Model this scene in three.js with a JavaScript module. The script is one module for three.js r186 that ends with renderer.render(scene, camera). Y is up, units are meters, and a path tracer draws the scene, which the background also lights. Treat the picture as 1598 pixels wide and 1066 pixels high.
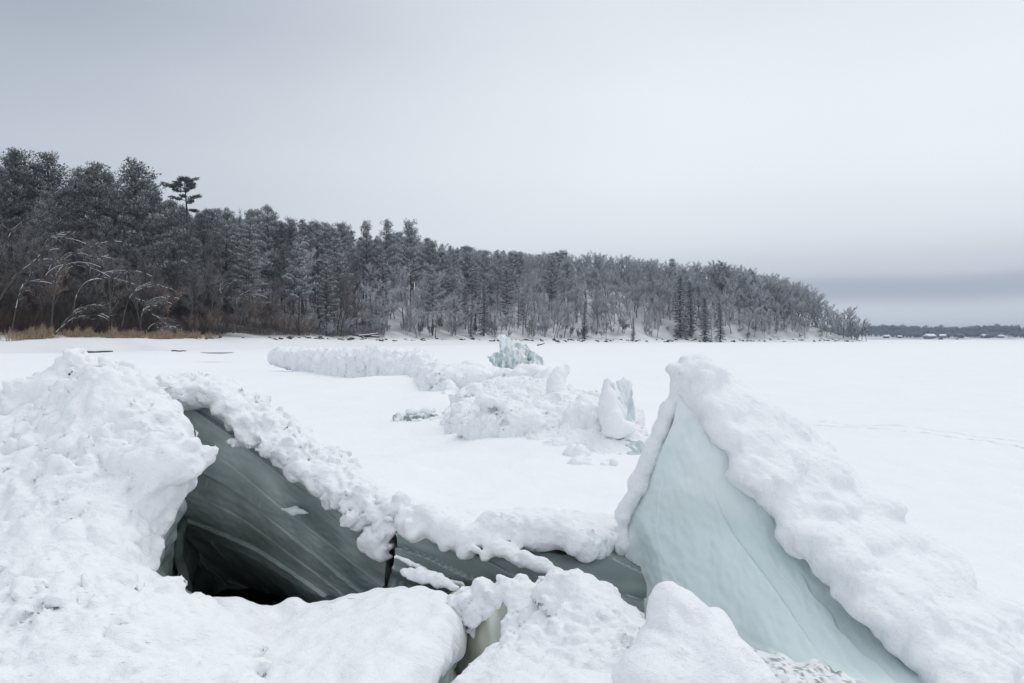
import * as THREE from 'three';
import { mergeGeometries } from 'three/addons/utils/BufferGeometryUtils.js';
import { ConvexGeometry } from 'three/addons/geometries/ConvexGeometry.js';
import { createNoise3D, createNoise2D } from 'simplex-noise';

// ---------------------------------------------------------------- camera, sky, sun, exposure
const EYE = 1.5, F = 1143, HX = 799, HY = 528.5;                    // eye height, focal length in photo pixels, horizon
const scene = new THREE.Scene();
const camera = new THREE.PerspectiveCamera(50, 1598 / 1066, 0.1, 6000);
camera.position.set(0, EYE, 0);
camera.lookAt(0, EYE, -10);
camera.setViewOffset(1598, 1066, 0, 4.5, 1598, 1066);

const SUN = new THREE.Vector3(0.42, 0.86, -0.35).normalize();
const sun = new THREE.DirectionalLight(0xfff6ec, 0.6);
sun.position.copy(SUN).multiplyScalar(60);
sun.castShadow = true;
sun.shadow.radius = 60;
Object.assign(sun.shadow.camera, { left: -60, right: 60, top: 60, bottom: -60, near: 1, far: 200 });
scene.add(sun); scene.add(sun.target);

function rand(seed) {
  let s = seed | 0;
  return () => { s = (s + 0x6d2b79f5) | 0; let t = Math.imul(s ^ (s >>> 15), 1 | s); t = (t + Math.imul(t ^ (t >>> 7), 61 | t)) ^ t; return ((t ^ (t >>> 14)) >>> 0) / 4294967296; };
}
const n3 = createNoise3D(rand(11)), n2 = createNoise2D(rand(12)), n3b = createNoise3D(rand(13));
const clamp = (x, a = 0, b = 1) => Math.min(b, Math.max(a, x)), lerp = (a, b, t) => a + (b - a) * t;
const sstep = (a, b, x) => { const t = clamp((x - a) / (b - a)); return t * t * (3 - 2 * t); };
const curve = (pts, x) => {                                          // piecewise linear table
  if (x <= pts[0][0]) return pts[0][1];
  for (let i = 1; i < pts.length; i++) if (x <= pts[i][0]) return lerp(pts[i - 1][1], pts[i][1], (x - pts[i - 1][0]) / (pts[i][0] - pts[i - 1][0]));
  return pts[pts.length - 1][1];
};

function makeSky() {                                                 // an overcast: brighter overhead, slate bank low down on the right
  const W = 1024, H = 512, data = new Float32Array(W * H * 4), s2l = (c) => Math.pow(c / 255, 2.2);
  for (let j = 0; j < H; j++) for (let i = 0; i < W; i++) {
    const el = ((j + 0.5) / H - 0.5) * 180, a = ((i + 0.5) / W - 0.5) * 2 * Math.PI, dx = Math.cos(a), dz = Math.sin(a);
    const az = Math.atan2(dx, -dz) * 180 / Math.PI, e = Math.max(el, 0), ce = Math.cos(e * Math.PI / 180), se = Math.sin(e * Math.PI / 180);
    const p = [dx * ce, se, dz * ce];
    const wav = n3(p[0] * 1.6, p[1] * 4, p[2] * 1.6) * 0.6 + n3(p[0] * 3.7 + 5, p[1] * 9, p[2] * 3.7) * 0.3;
    // sRGB level of the cloud by height; the middle of the frame is the brightest
    let c = curve([[0, 208], [2, 207], [5, 210], [8, 220], [13, 229], [18, 229], [24, 221], [40, 226], [60, 238], [90, 244]], e);
    const left = Math.pow(sstep(14, -44, az), 1.15) * sstep(180, 90, Math.abs(az));
    c -= left * (curve([[0, 16], [6, 24], [10, 34], [15, 46], [22, 60], [34, 40], [60, 6]], e));
    c += 3.5 * wav;
    const bank = sstep(0, 16, az + n3(p[0] * 2, 3, p[2] * 2) * 6) * sstep(170, 110, Math.abs(az));
    const b1 = Math.exp(-Math.pow((e - 3.7 - 0.5 * n3(p[0] * 2.5, 0, p[2] * 2.5)) / 0.8, 2)), b2 = Math.exp(-Math.pow((e - 5.2) / 1.5, 2));
    c -= bank * (46 * b1 + 9 * b2) * (1 + 0.25 * wav);
    const dk = clamp((226 - c) / 60);
    const o = (j * W + i) * 4, g = 1;
    data[o] = s2l(c - 3 - 6 * dk) * g; data[o + 1] = s2l(c + 3 - 2 * dk) * g; data[o + 2] = s2l(c + 10 + 5 * dk) * g; data[o + 3] = 1;
  }
  const t = new THREE.DataTexture(data, W, H, THREE.RGBAFormat, THREE.FloatType);
  t.mapping = THREE.EquirectangularReflectionMapping; t.magFilter = THREE.LinearFilter; t.needsUpdate = true;
  return t;
}
const skyTex = makeSky();
scene.background = skyTex; scene.environment = skyTex;
scene.fog = new THREE.FogExp2(0xb9c9e2, 0.00022);

const renderer = new THREE.WebGLRenderer({ antialias: true });
renderer.setSize(1024, 683);
renderer.toneMapping = THREE.LinearToneMapping;
renderer.toneMappingExposure = 1.09;
renderer.shadowMap.enabled = true;
document.body.appendChild(renderer.domElement);

// ---------------------------------------------------------------- helpers
const V = (x, y, z) => new THREE.Vector3(x, y, z);
const P = (px, py, d) => V((px - HX) / F * d, EYE - (py - HY) / F * d, -d);      // a point at depth d
const used = {};
function numbered(name) { const n = used[name] = (used[name] ?? -1) + 1; return n ? name + '_' + String(n).padStart(3, '0') : name; }
function thing(name, label, category, base, group) {
  const o = new THREE.Group(); o.name = numbered(name); o.position.copy(base); o.userData = { label, category };
  if (group) o.userData.group = group;
  scene.add(o); return o;
}
function part(root, name, geo, mat, label, local) {                  // geometry comes in world coordinates unless local
  if (!local) geo.translate(-root.position.x, -root.position.y, -root.position.z);
  const m = new THREE.Mesh(geo, mat); m.name = name; m.castShadow = m.receiveShadow = true;
  if (label) m.userData.label = label;
  root.add(m); return m;
}
function solo(name, label, category, geo, mat, base, group) {        // a thing that is one mesh
  geo.translate(-base.x, -base.y, -base.z);
  const m = new THREE.Mesh(geo, mat); m.name = numbered(name); m.position.copy(base); m.castShadow = m.receiveShadow = true;
  m.userData = { label, category }; if (group) m.userData.group = group;
  scene.add(m); return m;
}
function struct(name, geo, mat, kind = 'structure') {
  const m = new THREE.Mesh(geo, mat); m.name = name; m.userData.kind = kind; m.castShadow = m.receiveShadow = true; scene.add(m); return m;
}
function geom(pos, idx, col, uv) {
  const g = new THREE.BufferGeometry();
  g.setAttribute('position', new THREE.Float32BufferAttribute(pos, 3));
  if (col) g.setAttribute('color', new THREE.Float32BufferAttribute(col, 3));
  if (uv) g.setAttribute('uv', new THREE.Float32BufferAttribute(uv, 2));
  if (idx) g.setIndex(idx);
  g.computeVertexNormals(); return g;
}

// ---------------------------------------------------------------- textures and materials
function noiseTex(N, seed, octaves, f0, fall = 0.55, shape = (x) => x) {          // tileable fractal noise
  const r = rand(seed), out = new Float32Array(N * N);
  for (let o = 0, amp = 1, f = f0; o < octaves; o++, amp *= fall, f *= 2) {
    const lat = Float32Array.from({ length: f * f }, () => r() * 2 - 1);
    for (let y = 0; y < N; y++) for (let x = 0; x < N; x++) {
      const u = x / N * f, v = y / N * f, x0 = Math.floor(u), y0 = Math.floor(v); let a = u - x0, b = v - y0; a = a * a * (3 - 2 * a); b = b * b * (3 - 2 * b);
      const L = (i, j) => lat[((j + y0) % f) * f + (i + x0) % f];
      out[y * N + x] += amp * shape(lerp(lerp(L(0, 0), L(1, 0), a), lerp(L(0, 1), L(1, 1), a), b));
    }
  }
  let lo = 1e9, hi = -1e9; for (const v of out) { lo = Math.min(lo, v); hi = Math.max(hi, v); }
  const data = new Uint8Array(N * N * 4);
  for (let i = 0; i < N * N; i++) { const v = Math.round((out[i] - lo) / (hi - lo) * 255); data[i * 4] = data[i * 4 + 1] = data[i * 4 + 2] = v; data[i * 4 + 3] = 255; }
  const t = new THREE.DataTexture(data, N, N); t.wrapS = t.wrapT = THREE.RepeatWrapping; t.magFilter = THREE.LinearFilter; t.needsUpdate = true; return t;
}
const rep = (t, k) => { const c = t.clone(); c.repeat.set(k, k); c.needsUpdate = true; return c; };
const grain = noiseTex(512, 5, 6, 8, 0.72), soft = noiseTex(512, 6, 5, 6, 0.5);
const M = {
  snow: new THREE.MeshPhysicalMaterial({ color: new THREE.Color().setRGB(0.87, 0.885, 0.905), roughness: 0.8, specularIntensity: 0.35, bumpMap: rep(grain, 3.1), bumpScale: 0.006 }),
  lake: new THREE.MeshPhysicalMaterial({ color: new THREE.Color().setRGB(0.87, 0.885, 0.905), roughness: 0.85, specularIntensity: 0.3, bumpMap: rep(grain, 1.3), bumpScale: 0.006 }),
  ice: new THREE.MeshPhysicalMaterial({ vertexColors: true, roughness: 0.2, specularIntensity: 0.6, ior: 1.31, bumpMap: rep(soft, 2.3), bumpScale: 0.004 }),
  iceMatte: new THREE.MeshPhysicalMaterial({ vertexColors: true, roughness: 0.5, specularIntensity: 0.5, ior: 1.31, bumpMap: rep(soft, 1.6), bumpScale: 0.006 }),
  farIce: new THREE.MeshPhysicalMaterial({ vertexColors: true, roughness: 0.5, ior: 1.31, flatShading: true }),
  water: new THREE.MeshPhysicalMaterial({ color: new THREE.Color().setRGB(0.006, 0.009, 0.008), roughness: 0.3, ior: 1.33, bumpMap: rep(soft, 0.8), bumpScale: 0.02 }),  // near-black, for the sheet added to darken the hollow floor
  land: new THREE.MeshStandardMaterial({ vertexColors: true, roughness: 0.95 }),
  foliage: new THREE.MeshStandardMaterial({ vertexColors: true, roughness: 0.9, side: THREE.DoubleSide }),
  bark: new THREE.MeshStandardMaterial({ vertexColors: true, roughness: 0.95 }),
  branchSnow: new THREE.MeshStandardMaterial({ color: new THREE.Color().setRGB(0.62, 0.64, 0.67), roughness: 0.9 }),
  stone: new THREE.MeshStandardMaterial({ vertexColors: true, roughness: 0.9, flatShading: true }),
  wall: new THREE.MeshStandardMaterial({ color: new THREE.Color().setRGB(0.13, 0.14, 0.17), roughness: 0.9 }),
  wallPale: new THREE.MeshStandardMaterial({ color: new THREE.Color().setRGB(0.3, 0.31, 0.34), roughness: 0.9 }),
  pane: new THREE.MeshStandardMaterial({ color: new THREE.Color().setRGB(0.03, 0.035, 0.045), roughness: 0.2 }),
  roofSnow: new THREE.MeshStandardMaterial({ color: new THREE.Color().setRGB(0.85, 0.87, 0.9), roughness: 0.9 }),
  hut: new THREE.MeshStandardMaterial({ color: new THREE.Color().setRGB(0.035, 0.03, 0.035), roughness: 0.8 }),
};

// ---------------------------------------------------------------- distance fields and their mesher (surface nets)
const smin = (a, b, k) => { const h = Math.max(k - Math.abs(a - b), 0) / k; return Math.min(a, b) - h * h * k * 0.25; };
class Field {
  constructor(k = 0.05, disp = null, amp = 0.06) { this.prims = []; this.cuts = []; this.k = k; this.disp = disp; this.amp = amp; this.near = null; }
  ball(c, r, sx = 1, sy = 1, sz = 1) {
    const m = Math.max(sx, sy, sz) * r, q = Math.min(sx, sy, sz);
    this.prims.push({ c, R: m, f: (x, y, z) => { const a = (x - c.x) / sx, b = (y - c.y) / sy, d = (z - c.z) / sz; return (Math.sqrt(a * a + b * b + d * d) - r) * q; } }); return this;
  }
  cut(c, r, sx = 1, sy = 1, sz = 1) { const t = new Field(); t.ball(c, r, sx, sy, sz); this.cuts.push(t.prims[0]); return this; }
  rod(a, b, ra, rb = ra) {
    const d = b.clone().sub(a), L = d.lengthSq() || 1e-9, c = a.clone().add(b).multiplyScalar(0.5);
    this.prims.push({ c, R: Math.sqrt(L) / 2 + Math.max(ra, rb), f: (x, y, z) => {
      const px = x - a.x, py = y - a.y, pz = z - a.z, t = clamp((px * d.x + py * d.y + pz * d.z) / L), qx = px - d.x * t, qy = py - d.y * t, qz = pz - d.z * t;
      return Math.sqrt(qx * qx + qy * qy + qz * qz) - lerp(ra, rb, t);
    } }); return this;
  }
  chain(pts, r) { for (let i = 1; i < pts.length; i++) this.rod(pts[i - 1], pts[i], Array.isArray(r) ? r[i - 1] : r, Array.isArray(r) ? r[i] : r); return this; }
  tri(a, b, c, r) {
    if (b.clone().sub(a).cross(c.clone().sub(a)).lengthSq() < 1e-12) return this;
    const ctr = a.clone().add(b).add(c).multiplyScalar(1 / 3), R = Math.max(ctr.distanceTo(a), ctr.distanceTo(b), ctr.distanceTo(c)) + r, ab = b.clone().sub(a), bc = c.clone().sub(b), ca = a.clone().sub(c), n = ab.clone().cross(ca).negate();
    const na = ab.clone().cross(n), nb = bc.clone().cross(n), nc = ca.clone().cross(n), nn = 1 / n.lengthSq(), la = 1 / ab.lengthSq(), lb = 1 / bc.lengthSq(), lc = 1 / ca.lengthSq();
    const seg = (px, py, pz, d, l) => { const t = clamp((px * d.x + py * d.y + pz * d.z) * l), qx = px - d.x * t, qy = py - d.y * t, qz = pz - d.z * t; return qx * qx + qy * qy + qz * qz; };
    this.prims.push({ c: ctr, R, f: (x, y, z) => {
      const ax = x - a.x, ay = y - a.y, az = z - a.z, bx = x - b.x, by = y - b.y, bz = z - b.z, cx = x - c.x, cy = y - c.y, cz = z - c.z;
      if (na.x * ax + na.y * ay + na.z * az <= 0 && nb.x * bx + nb.y * by + nb.z * bz <= 0 && nc.x * cx + nc.y * cy + nc.z * cz <= 0) { const h = n.x * ax + n.y * ay + n.z * az; return Math.sqrt(h * h * nn) - r; }
      return Math.sqrt(Math.min(seg(ax, ay, az, ab, la), seg(bx, by, bz, bc, lb), seg(cx, cy, cz, ca, lc))) - r;
    } }); return this;
  }
  sheet(S, nu, nv, r) {                                               // a thick curved sheet
    for (let i = 0; i < nu; i++) for (let j = 0; j < nv; j++) {
      const a = S(i / nu, j / nv), b = S((i + 1) / nu, j / nv), c = S((i + 1) / nu, (j + 1) / nv), d = S(i / nu, (j + 1) / nv);
      this.tri(a, b, c, r); this.tri(a, c, d, r);
    } return this;
  }
  focus(x, y, z, R, from = this.prims) {                               // keep only what can matter within R of a point
    const m = R + this.k + this.amp + 0.02; let lo = 1e9; const near = [], e = [];
    for (const p of from) { const dx = x - p.c.x, dy = y - p.c.y, dz = z - p.c.z, q = p.R + m; if (dx * dx + dy * dy + dz * dz < q * q) { const d = p.f(x, y, z); near.push(p); e.push(d); lo = Math.min(lo, d); } }
    return this.near = near.filter((p, i) => e[i] <= lo + 2 * R + this.k);
  }
  at(x, y, z) {
    let d = 1e3; const k = this.k;
    for (const p of this.near) { const e = p.f(x, y, z); d = d > 100 ? e : smin(d, e, k); }
    if (this.disp && Math.abs(d) < this.amp * 2.5) d -= this.disp(x, y, z);
    for (const p of this.cuts) { const e = -p.f(x, y, z), kk = 0.03, h = Math.max(kk - Math.abs(d - e), 0) / kk; d = Math.max(d, e) + h * h * kk * 0.25; }
    return d;
  }
  mesh(cell, floor = -1e9, paint = null) {
    const lo = V(1e9, 1e9, 1e9), hi = V(-1e9, -1e9, -1e9), m = this.amp + this.k + cell * 2;
    for (const p of this.prims) { lo.min(V(p.c.x - p.R - m, p.c.y - p.R - m, p.c.z - p.R - m)); hi.max(V(p.c.x + p.R + m, p.c.y + p.R + m, p.c.z + p.R + m)); }
    lo.y = Math.max(lo.y, floor);
    const B = 4, U = 4, bx = Math.ceil((hi.x - lo.x) / cell / B / U) * U, by = Math.ceil((hi.y - lo.y) / cell / B / U) * U, bz = Math.ceil((hi.z - lo.z) / cell / B / U) * U;
    const nx = bx * B + 1, ny = by * B + 1, nz = bz * B + 1, g = new Float32Array(nx * ny * nz).fill(1), id = (i, j, k) => (k * ny + j) * nx + i;
    const half = cell * B / 2, R = half * 1.7321, live = [], slack = this.amp + this.k * 0.5;
    for (let c0 = 0; c0 < bz; c0 += U) for (let b0 = 0; b0 < by; b0 += U) for (let a0 = 0; a0 < bx; a0 += U) {
      const X = lo.x + (a0 * B) * cell + half * U, Y = lo.y + (b0 * B) * cell + half * U, Z = lo.z + (c0 * B) * cell + half * U;
      const some = this.focus(X, Y, Z, R * U), D = some.length ? this.at(X, Y, Z) : 1;
      if (Math.abs(D) > R * U * 1.4 + slack) { if (D < 0) for (let k = 0; k <= B * U; k++) for (let j = 0; j <= B * U; j++) for (let i = 0; i <= B * U; i++) { const q = id(a0 * B + i, b0 * B + j, c0 * B + k); if (g[q] === 1) g[q] = -5; } continue; }
      for (let c = c0; c < c0 + U; c++) for (let b = b0; b < b0 + U; b++) for (let a = a0; a < a0 + U; a++) {
        const x = lo.x + (a * B) * cell + half, y = lo.y + (b * B) * cell + half, z = lo.z + (c * B) * cell + half;
        const any = this.focus(x, y, z, R, some).length, d = any ? this.at(x, y, z) : 1, far = Math.abs(d) > R * 1.4 + slack;
        if (!far) live.push([a, b, c]); else if (d > 0) continue;
        for (let k = 0; k <= B; k++) for (let j = 0; j <= B; j++) for (let i = 0; i <= B; i++) {
          const q = id(a * B + i, b * B + j, c * B + k);
          if (far) { if (g[q] === 1) g[q] = -5; } else if (g[q] === 1 || g[q] === -5) g[q] = this.at(lo.x + (a * B + i) * cell, lo.y + (b * B + j) * cell, lo.z + (c * B + k) * cell);
        }
      }
    }
    const pos = [], idx = [], col = paint ? [] : null, uv = [], vert = new Map(), C = [[0, 0, 0], [1, 0, 0], [0, 1, 0], [1, 1, 0], [0, 0, 1], [1, 0, 1], [0, 1, 1], [1, 1, 1]];
    const E = [[0, 1], [2, 3], [4, 5], [6, 7], [0, 2], [1, 3], [4, 6], [5, 7], [0, 4], [1, 5], [2, 6], [3, 7]];
    const vertex = (i, j, k) => {
      if (i < 0 || j < 0 || k < 0 || i >= nx - 1 || j >= ny - 1 || k >= nz - 1) return -1;
      const key = id(i, j, k); let v = vert.get(key); if (v !== undefined) return v;
      let n = 0, sx = 0, sy = 0, sz = 0;
      for (const [p, q] of E) {
        const A = C[p], D = C[q], a = g[id(i + A[0], j + A[1], k + A[2])], b = g[id(i + D[0], j + D[1], k + D[2])];
        if ((a < 0) === (b < 0)) continue;
        const t = a / (a - b); n++; sx += lerp(A[0], D[0], t); sy += lerp(A[1], D[1], t); sz += lerp(A[2], D[2], t);
      }
      if (!n) { sx = sy = sz = 0.5; n = 1; }
      const x = lo.x + (i + sx / n) * cell, y = lo.y + (j + sy / n) * cell, z = lo.z + (k + sz / n) * cell;
      v = pos.length / 3; pos.push(x, y, z); uv.push(x + 0.5 * z, y - z); if (paint) col.push(...paint(x, y, z)); vert.set(key, v); return v;
    };
    const quad = (a, b, c, d, flip) => { if (a < 0 || b < 0 || c < 0 || d < 0) return; flip ? idx.push(a, c, b, a, d, c) : idx.push(a, b, c, a, c, d); };
    for (const [a, b, c] of live) for (let k = c * B; k < c * B + B; k++) for (let j = b * B; j < b * B + B; j++) for (let i = a * B; i < a * B + B; i++) {
      const s = g[id(i, j, k)] < 0;
      if (s !== (g[id(i + 1, j, k)] < 0)) quad(vertex(i, j - 1, k - 1), vertex(i, j, k - 1), vertex(i, j, k), vertex(i, j - 1, k), !s);
      if (s !== (g[id(i, j + 1, k)] < 0)) quad(vertex(i - 1, j, k - 1), vertex(i - 1, j, k), vertex(i, j, k), vertex(i, j, k - 1), !s);
      if (s !== (g[id(i, j, k + 1)] < 0)) quad(vertex(i - 1, j - 1, k), vertex(i, j - 1, k), vertex(i, j, k), vertex(i - 1, j, k), !s);
    }
    return whole(pos, idx, col, uv);
  }
}
function whole(pos, idx, col, uv, share = 0.12) {                      // drops crumbs that came loose from the body
  const n = pos.length / 3, up = new Int32Array(n).map((_, i) => i), root = (i) => { while (up[i] !== i) i = up[i] = up[up[i]]; return i; };
  for (let i = 0; i < idx.length; i += 3) { const a = root(idx[i]); up[root(idx[i + 1])] = a; up[root(idx[i + 2])] = a; }
  const size = new Map(); for (let i = 0; i < idx.length; i += 3) { const a = root(idx[i]); size.set(a, (size.get(a) ?? 0) + 1); }
  const most = Math.max(...size.values()), out = []; for (let i = 0; i < idx.length; i += 3) if (size.get(root(idx[i])) >= most * share) out.push(idx[i], idx[i + 1], idx[i + 2]);
  return geom(pos, out, col, uv);
}
const soft1 = (n) => Math.sqrt(n * n + 0.012) - 0.11;
const lumpy = (A, s, B = 0.4) => (x, y, z) => {                       // crust of settled snow: soft domes with creases, rougher in places
  const q = s * 1.7, w = sstep(-0.5, 0.7, n3b(x / s * 0.2, y / s * 0.2, z / s * 0.2)), a = soft1(n3(x / q, y / q, z / q)), b = soft1(n3b(x / q * 2.4, y / q * 2.4, z / q * 2.4));
  return A * ((0.35 + 0.65 * w) * (a - 0.25) * 1.5 + B * (b - 0.25) * (0.15 + 0.85 * w) + 0.13 * n3(x / q * 6, y / q * 6, z / q * 6));
};
const smooth = (A, s) => (x, y, z) => A * (n3(x / s, y / s, z / s) + 0.4 * n3b(x / s * 2.2, y / s * 2.2, z / s * 2.2) + 0.15 * Math.abs(n3(x / s * 6, y / s * 6, z / s * 6)));

function surface(rows) {                                              // Catmull-Rom surface through rows of points; u along a row, v down
  const cr = (a, b, c, d, t) => 0.5 * ((2 * b) + (c - a) * t + (2 * a - 5 * b + 4 * c - d) * t * t + (3 * b - a - 3 * c + d) * t * t * t);
  const along = (pts, t, get) => {
    const n = pts.length - 1, x = clamp(t) * n, i = Math.min(Math.floor(x), n - 1), f = x - i;
    const p = (k) => { if (k < 0) { const a = get(pts[0]), b = get(pts[1]); return a.clone().multiplyScalar(2).sub(b); } if (k > n) { const a = get(pts[n]), b = get(pts[n - 1]); return a.clone().multiplyScalar(2).sub(b); } return get(pts[k]); };
    const a = p(i - 1), b = p(i), c = p(i + 1), d = p(i + 2);
    return V(cr(a.x, b.x, c.x, d.x, f), cr(a.y, b.y, c.y, d.y, f), cr(a.z, b.z, c.z, d.z, f));
  };
  return (u, v) => along(rows, v, (row) => along(row, u, (p) => p));
}
const pts = (list) => list.map((p) => P(...p));
function strip(a, b) { return surface([a, b]); }

// a slab with a shaped front: S gives the front, the back lies "back" behind it
function slab(S, nu, nv, back, disp, paint) {
  const pos = [], idx = [], col = [], uv = [];
  const front = [], e = 1e-3;
  for (let j = 0; j <= nv; j++) for (let i = 0; i <= nu; i++) {
    const u = i / nu, v = j / nv, p = S(u, v), du = S(Math.min(u + e, 1), v).sub(S(Math.max(u - e, 0), v)), dv = S(u, Math.min(v + e, 1)).sub(S(u, Math.max(v - e, 0)));
    const n = dv.cross(du).normalize(); if (n.z < 0) n.negate();
    front.push(p.addScaledVector(n, disp(u, v, p)));
  }
  const at = (i, j) => front[j * (nu + 1) + i];
  const grid = (n, m, f, flip) => {
    const o = pos.length / 3;
    for (let j = 0; j <= m; j++) for (let i = 0; i <= n; i++) { const [p, u, v] = f(i, j); pos.push(p.x, p.y, p.z); col.push(...paint(u, v, p)); uv.push(p.x + 0.5 * p.z, p.y - 0.6 * p.z); }
    for (let j = 0; j < m; j++) for (let i = 0; i < n; i++) { const a = o + j * (n + 1) + i, b = a + 1, c = a + n + 1, d = c + 1; flip ? idx.push(a, b, d, a, d, c) : idx.push(a, c, d, a, d, b); }
  };
  const K = 6, bk = (p, k) => p.clone().addScaledVector(back, k / K).add(V(n3(p.x * 5, p.y * 5, k), n3(p.x * 5, p.y * 5, k + 9), 0).multiplyScalar(k ? 0.02 : 0));
  grid(nu, nv, (i, j) => [at(i, j), i / nu, j / nv], false);
  grid(nu, nv, (i, j) => [bk(at(i, j), K), i / nu, j / nv], true);
  grid(nu, K, (i, k) => [bk(at(i, 0), k), i / nu, 0], true);
  grid(nu, K, (i, k) => [bk(at(i, nv), k), i / nu, 1], false);
  grid(K, nv, (k, j) => [bk(at(0, j), k), 0, j / nv], true);
  grid(K, nv, (k, j) => [bk(at(nu, j), k), 1, j / nv], false);
  return geom(pos, idx, col, uv);
}

// ---------------------------------------------------------------- the land: a wooded point on the left, a far shore on the right
const SHORE = [                                                        // x, z, bank height, hill height, run of the slope
  [-120, 80, 1.3, 6, 50], [-75, -15, 1.3, 8, 50], [-57.7, -60, 1.4, 8, 45], [-54.5, -78, 1.5, 8, 45], [-48, -100, 1.5, 8, 42], [-39.7, -130, 1.5, 10, 48], [-28.7, -165, 1.2, 12, 52],
  [-8.8, -205, 0.9, 16, 58], [22, -250, 0.6, 24, 68], [62.6, -285, 0.6, 30, 66], [108.8, -310, 0.6, 29, 56], [142, -325, 0.6, 18, 34], [156.2, -331, 0.5, 5, 24], [163.6, -338, 0.4, 1.2, 20],
  [160, -352, 0.4, 3, 25], [150, -380, 0.6, 18, 50], [150, -430, 0.6, 20, 60], [120, -640, 0.6, 20, 60], [-600, -640, 1, 20, 60], [-600, 80, 1, 8, 60],
];
function land(x, z) {                                                  // signed distance inland and the height of the ground
  let d2 = 1e12, inside = false, wb = 0, b = 0, h = 0, run = 0;
  for (let i = 0, j = SHORE.length - 1; i < SHORE.length; j = i++) {
    const [ax, az] = SHORE[j], [bx, bz] = SHORE[i], ex = bx - ax, ez = bz - az, t = clamp(((x - ax) * ex + (z - az) * ez) / (ex * ex + ez * ez));
    d2 = Math.min(d2, (x - ax - ex * t) ** 2 + (z - az - ez * t) ** 2);
    if ((az > z) !== (bz > z) && x < ex * (z - az) / (bz - az) + ax) inside = !inside;
    const w = 1 / ((x - bx) ** 2 + (z - bz) ** 2 + 60) ** 1.5; wb += w; b += w * SHORE[i][2]; h += w * SHORE[i][3]; run += w * SHORE[i][4];
  }
  b /= wb; h /= wb; run /= wb;
  const s = Math.sqrt(d2) * (inside ? 1 : -1) + 1.6 * n2(x * 0.06, z * 0.06) + 0.7 * n2(x * 0.25, z * 0.25);
  const w = b * 6;
  const y = s < 0 ? lerp(-0.5, b, sstep(-w - 1, 0.4, s)) - (s < -w - 1 ? 1 : 0) : b + h * Math.pow(sstep(-run * 0.35, run, s) - sstep(-run * 0.35, run, 0), 1) * 1.15 + 0.5 * n2(x * 0.09, z * 0.09) * sstep(0, 6, s);
  return { s, y };
}
{
  const x0 = -150, x1 = 190, z0 = -520, z1 = -30, st = 2, nx = (x1 - x0) / st, nz = (z1 - z0) / st, pos = [], col = [], idx = [], ok = [];
  for (let j = 0; j <= nz; j++) for (let i = 0; i <= nx; i++) {
    const x = x0 + i * st, z = z0 + j * st, { s, y } = land(x, z), px = HX + x / -z * F;
    pos.push(x, y, z); ok.push(s > -16);
    const bare = clamp(0.5 + 0.9 * n2(x * 0.11, z * 0.11) + 0.5 * n2(x * 0.4, z * 0.4)) * sstep(0.2, 2.2, s) * curve([[0, 1], [300, 0.95], [420, 0.7], [600, 0.45], [1000, 0.38], [1350, 0.5]], px);
    const k = curve([[0, 0.85], [320, 0.75], [450, 0.4], [600, 0.15]], px) * sstep(0.3, 2, s), t = clamp(bare * 0.8 + k * 0.75);
    col.push(lerp(0.8, 0.085, t), lerp(0.815, 0.068, t), lerp(0.845, 0.055, t));
  }
  for (let j = 0; j < nz; j++) for (let i = 0; i < nx; i++) { const a = j * (nx + 1) + i, b = a + 1, c = a + nx + 1, d = c + 1; if (ok[a] || ok[b] || ok[c] || ok[d]) idx.push(a, c, b, b, c, d); }
  struct('hills', geom(pos, idx, col), M.land);
}
// far shore, 1300 m away
const farLand = (x, z) => { const s = -z - 1300 - 14 * n2(x * 0.006, 3); return s < -6 ? -1 : lerp(-0.3, 2, sstep(-6, 4, s)) + 11 * sstep(10, 130, s) * (1 + 0.3 * n2(x * 0.004, 7)); };
{
  const pos = [], col = [], idx = [], nx = 120, nz = 24;
  for (let j = 0; j <= nz; j++) for (let i = 0; i <= nx; i++) {
    const x = -500 + 2200 * i / nx, z = -1275 - 300 * Math.pow(j / nz, 1.5), y = farLand(x, z); pos.push(x, y, z);
    const t = clamp(0.25 + 0.5 * n2(x * 0.03, z * 0.03)); col.push(lerp(0.82, 0.3, t), lerp(0.83, 0.3, t), lerp(0.85, 0.32, t));
  }
  for (let j = 0; j < nz; j++) for (let i = 0; i < nx; i++) { const a = j * (nx + 1) + i, b = a + 1, c = a + nx + 1, d = c + 1; idx.push(a, b, c, b, d, c); }
  struct('terrain', geom(pos, idx, col), M.land);
}

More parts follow.
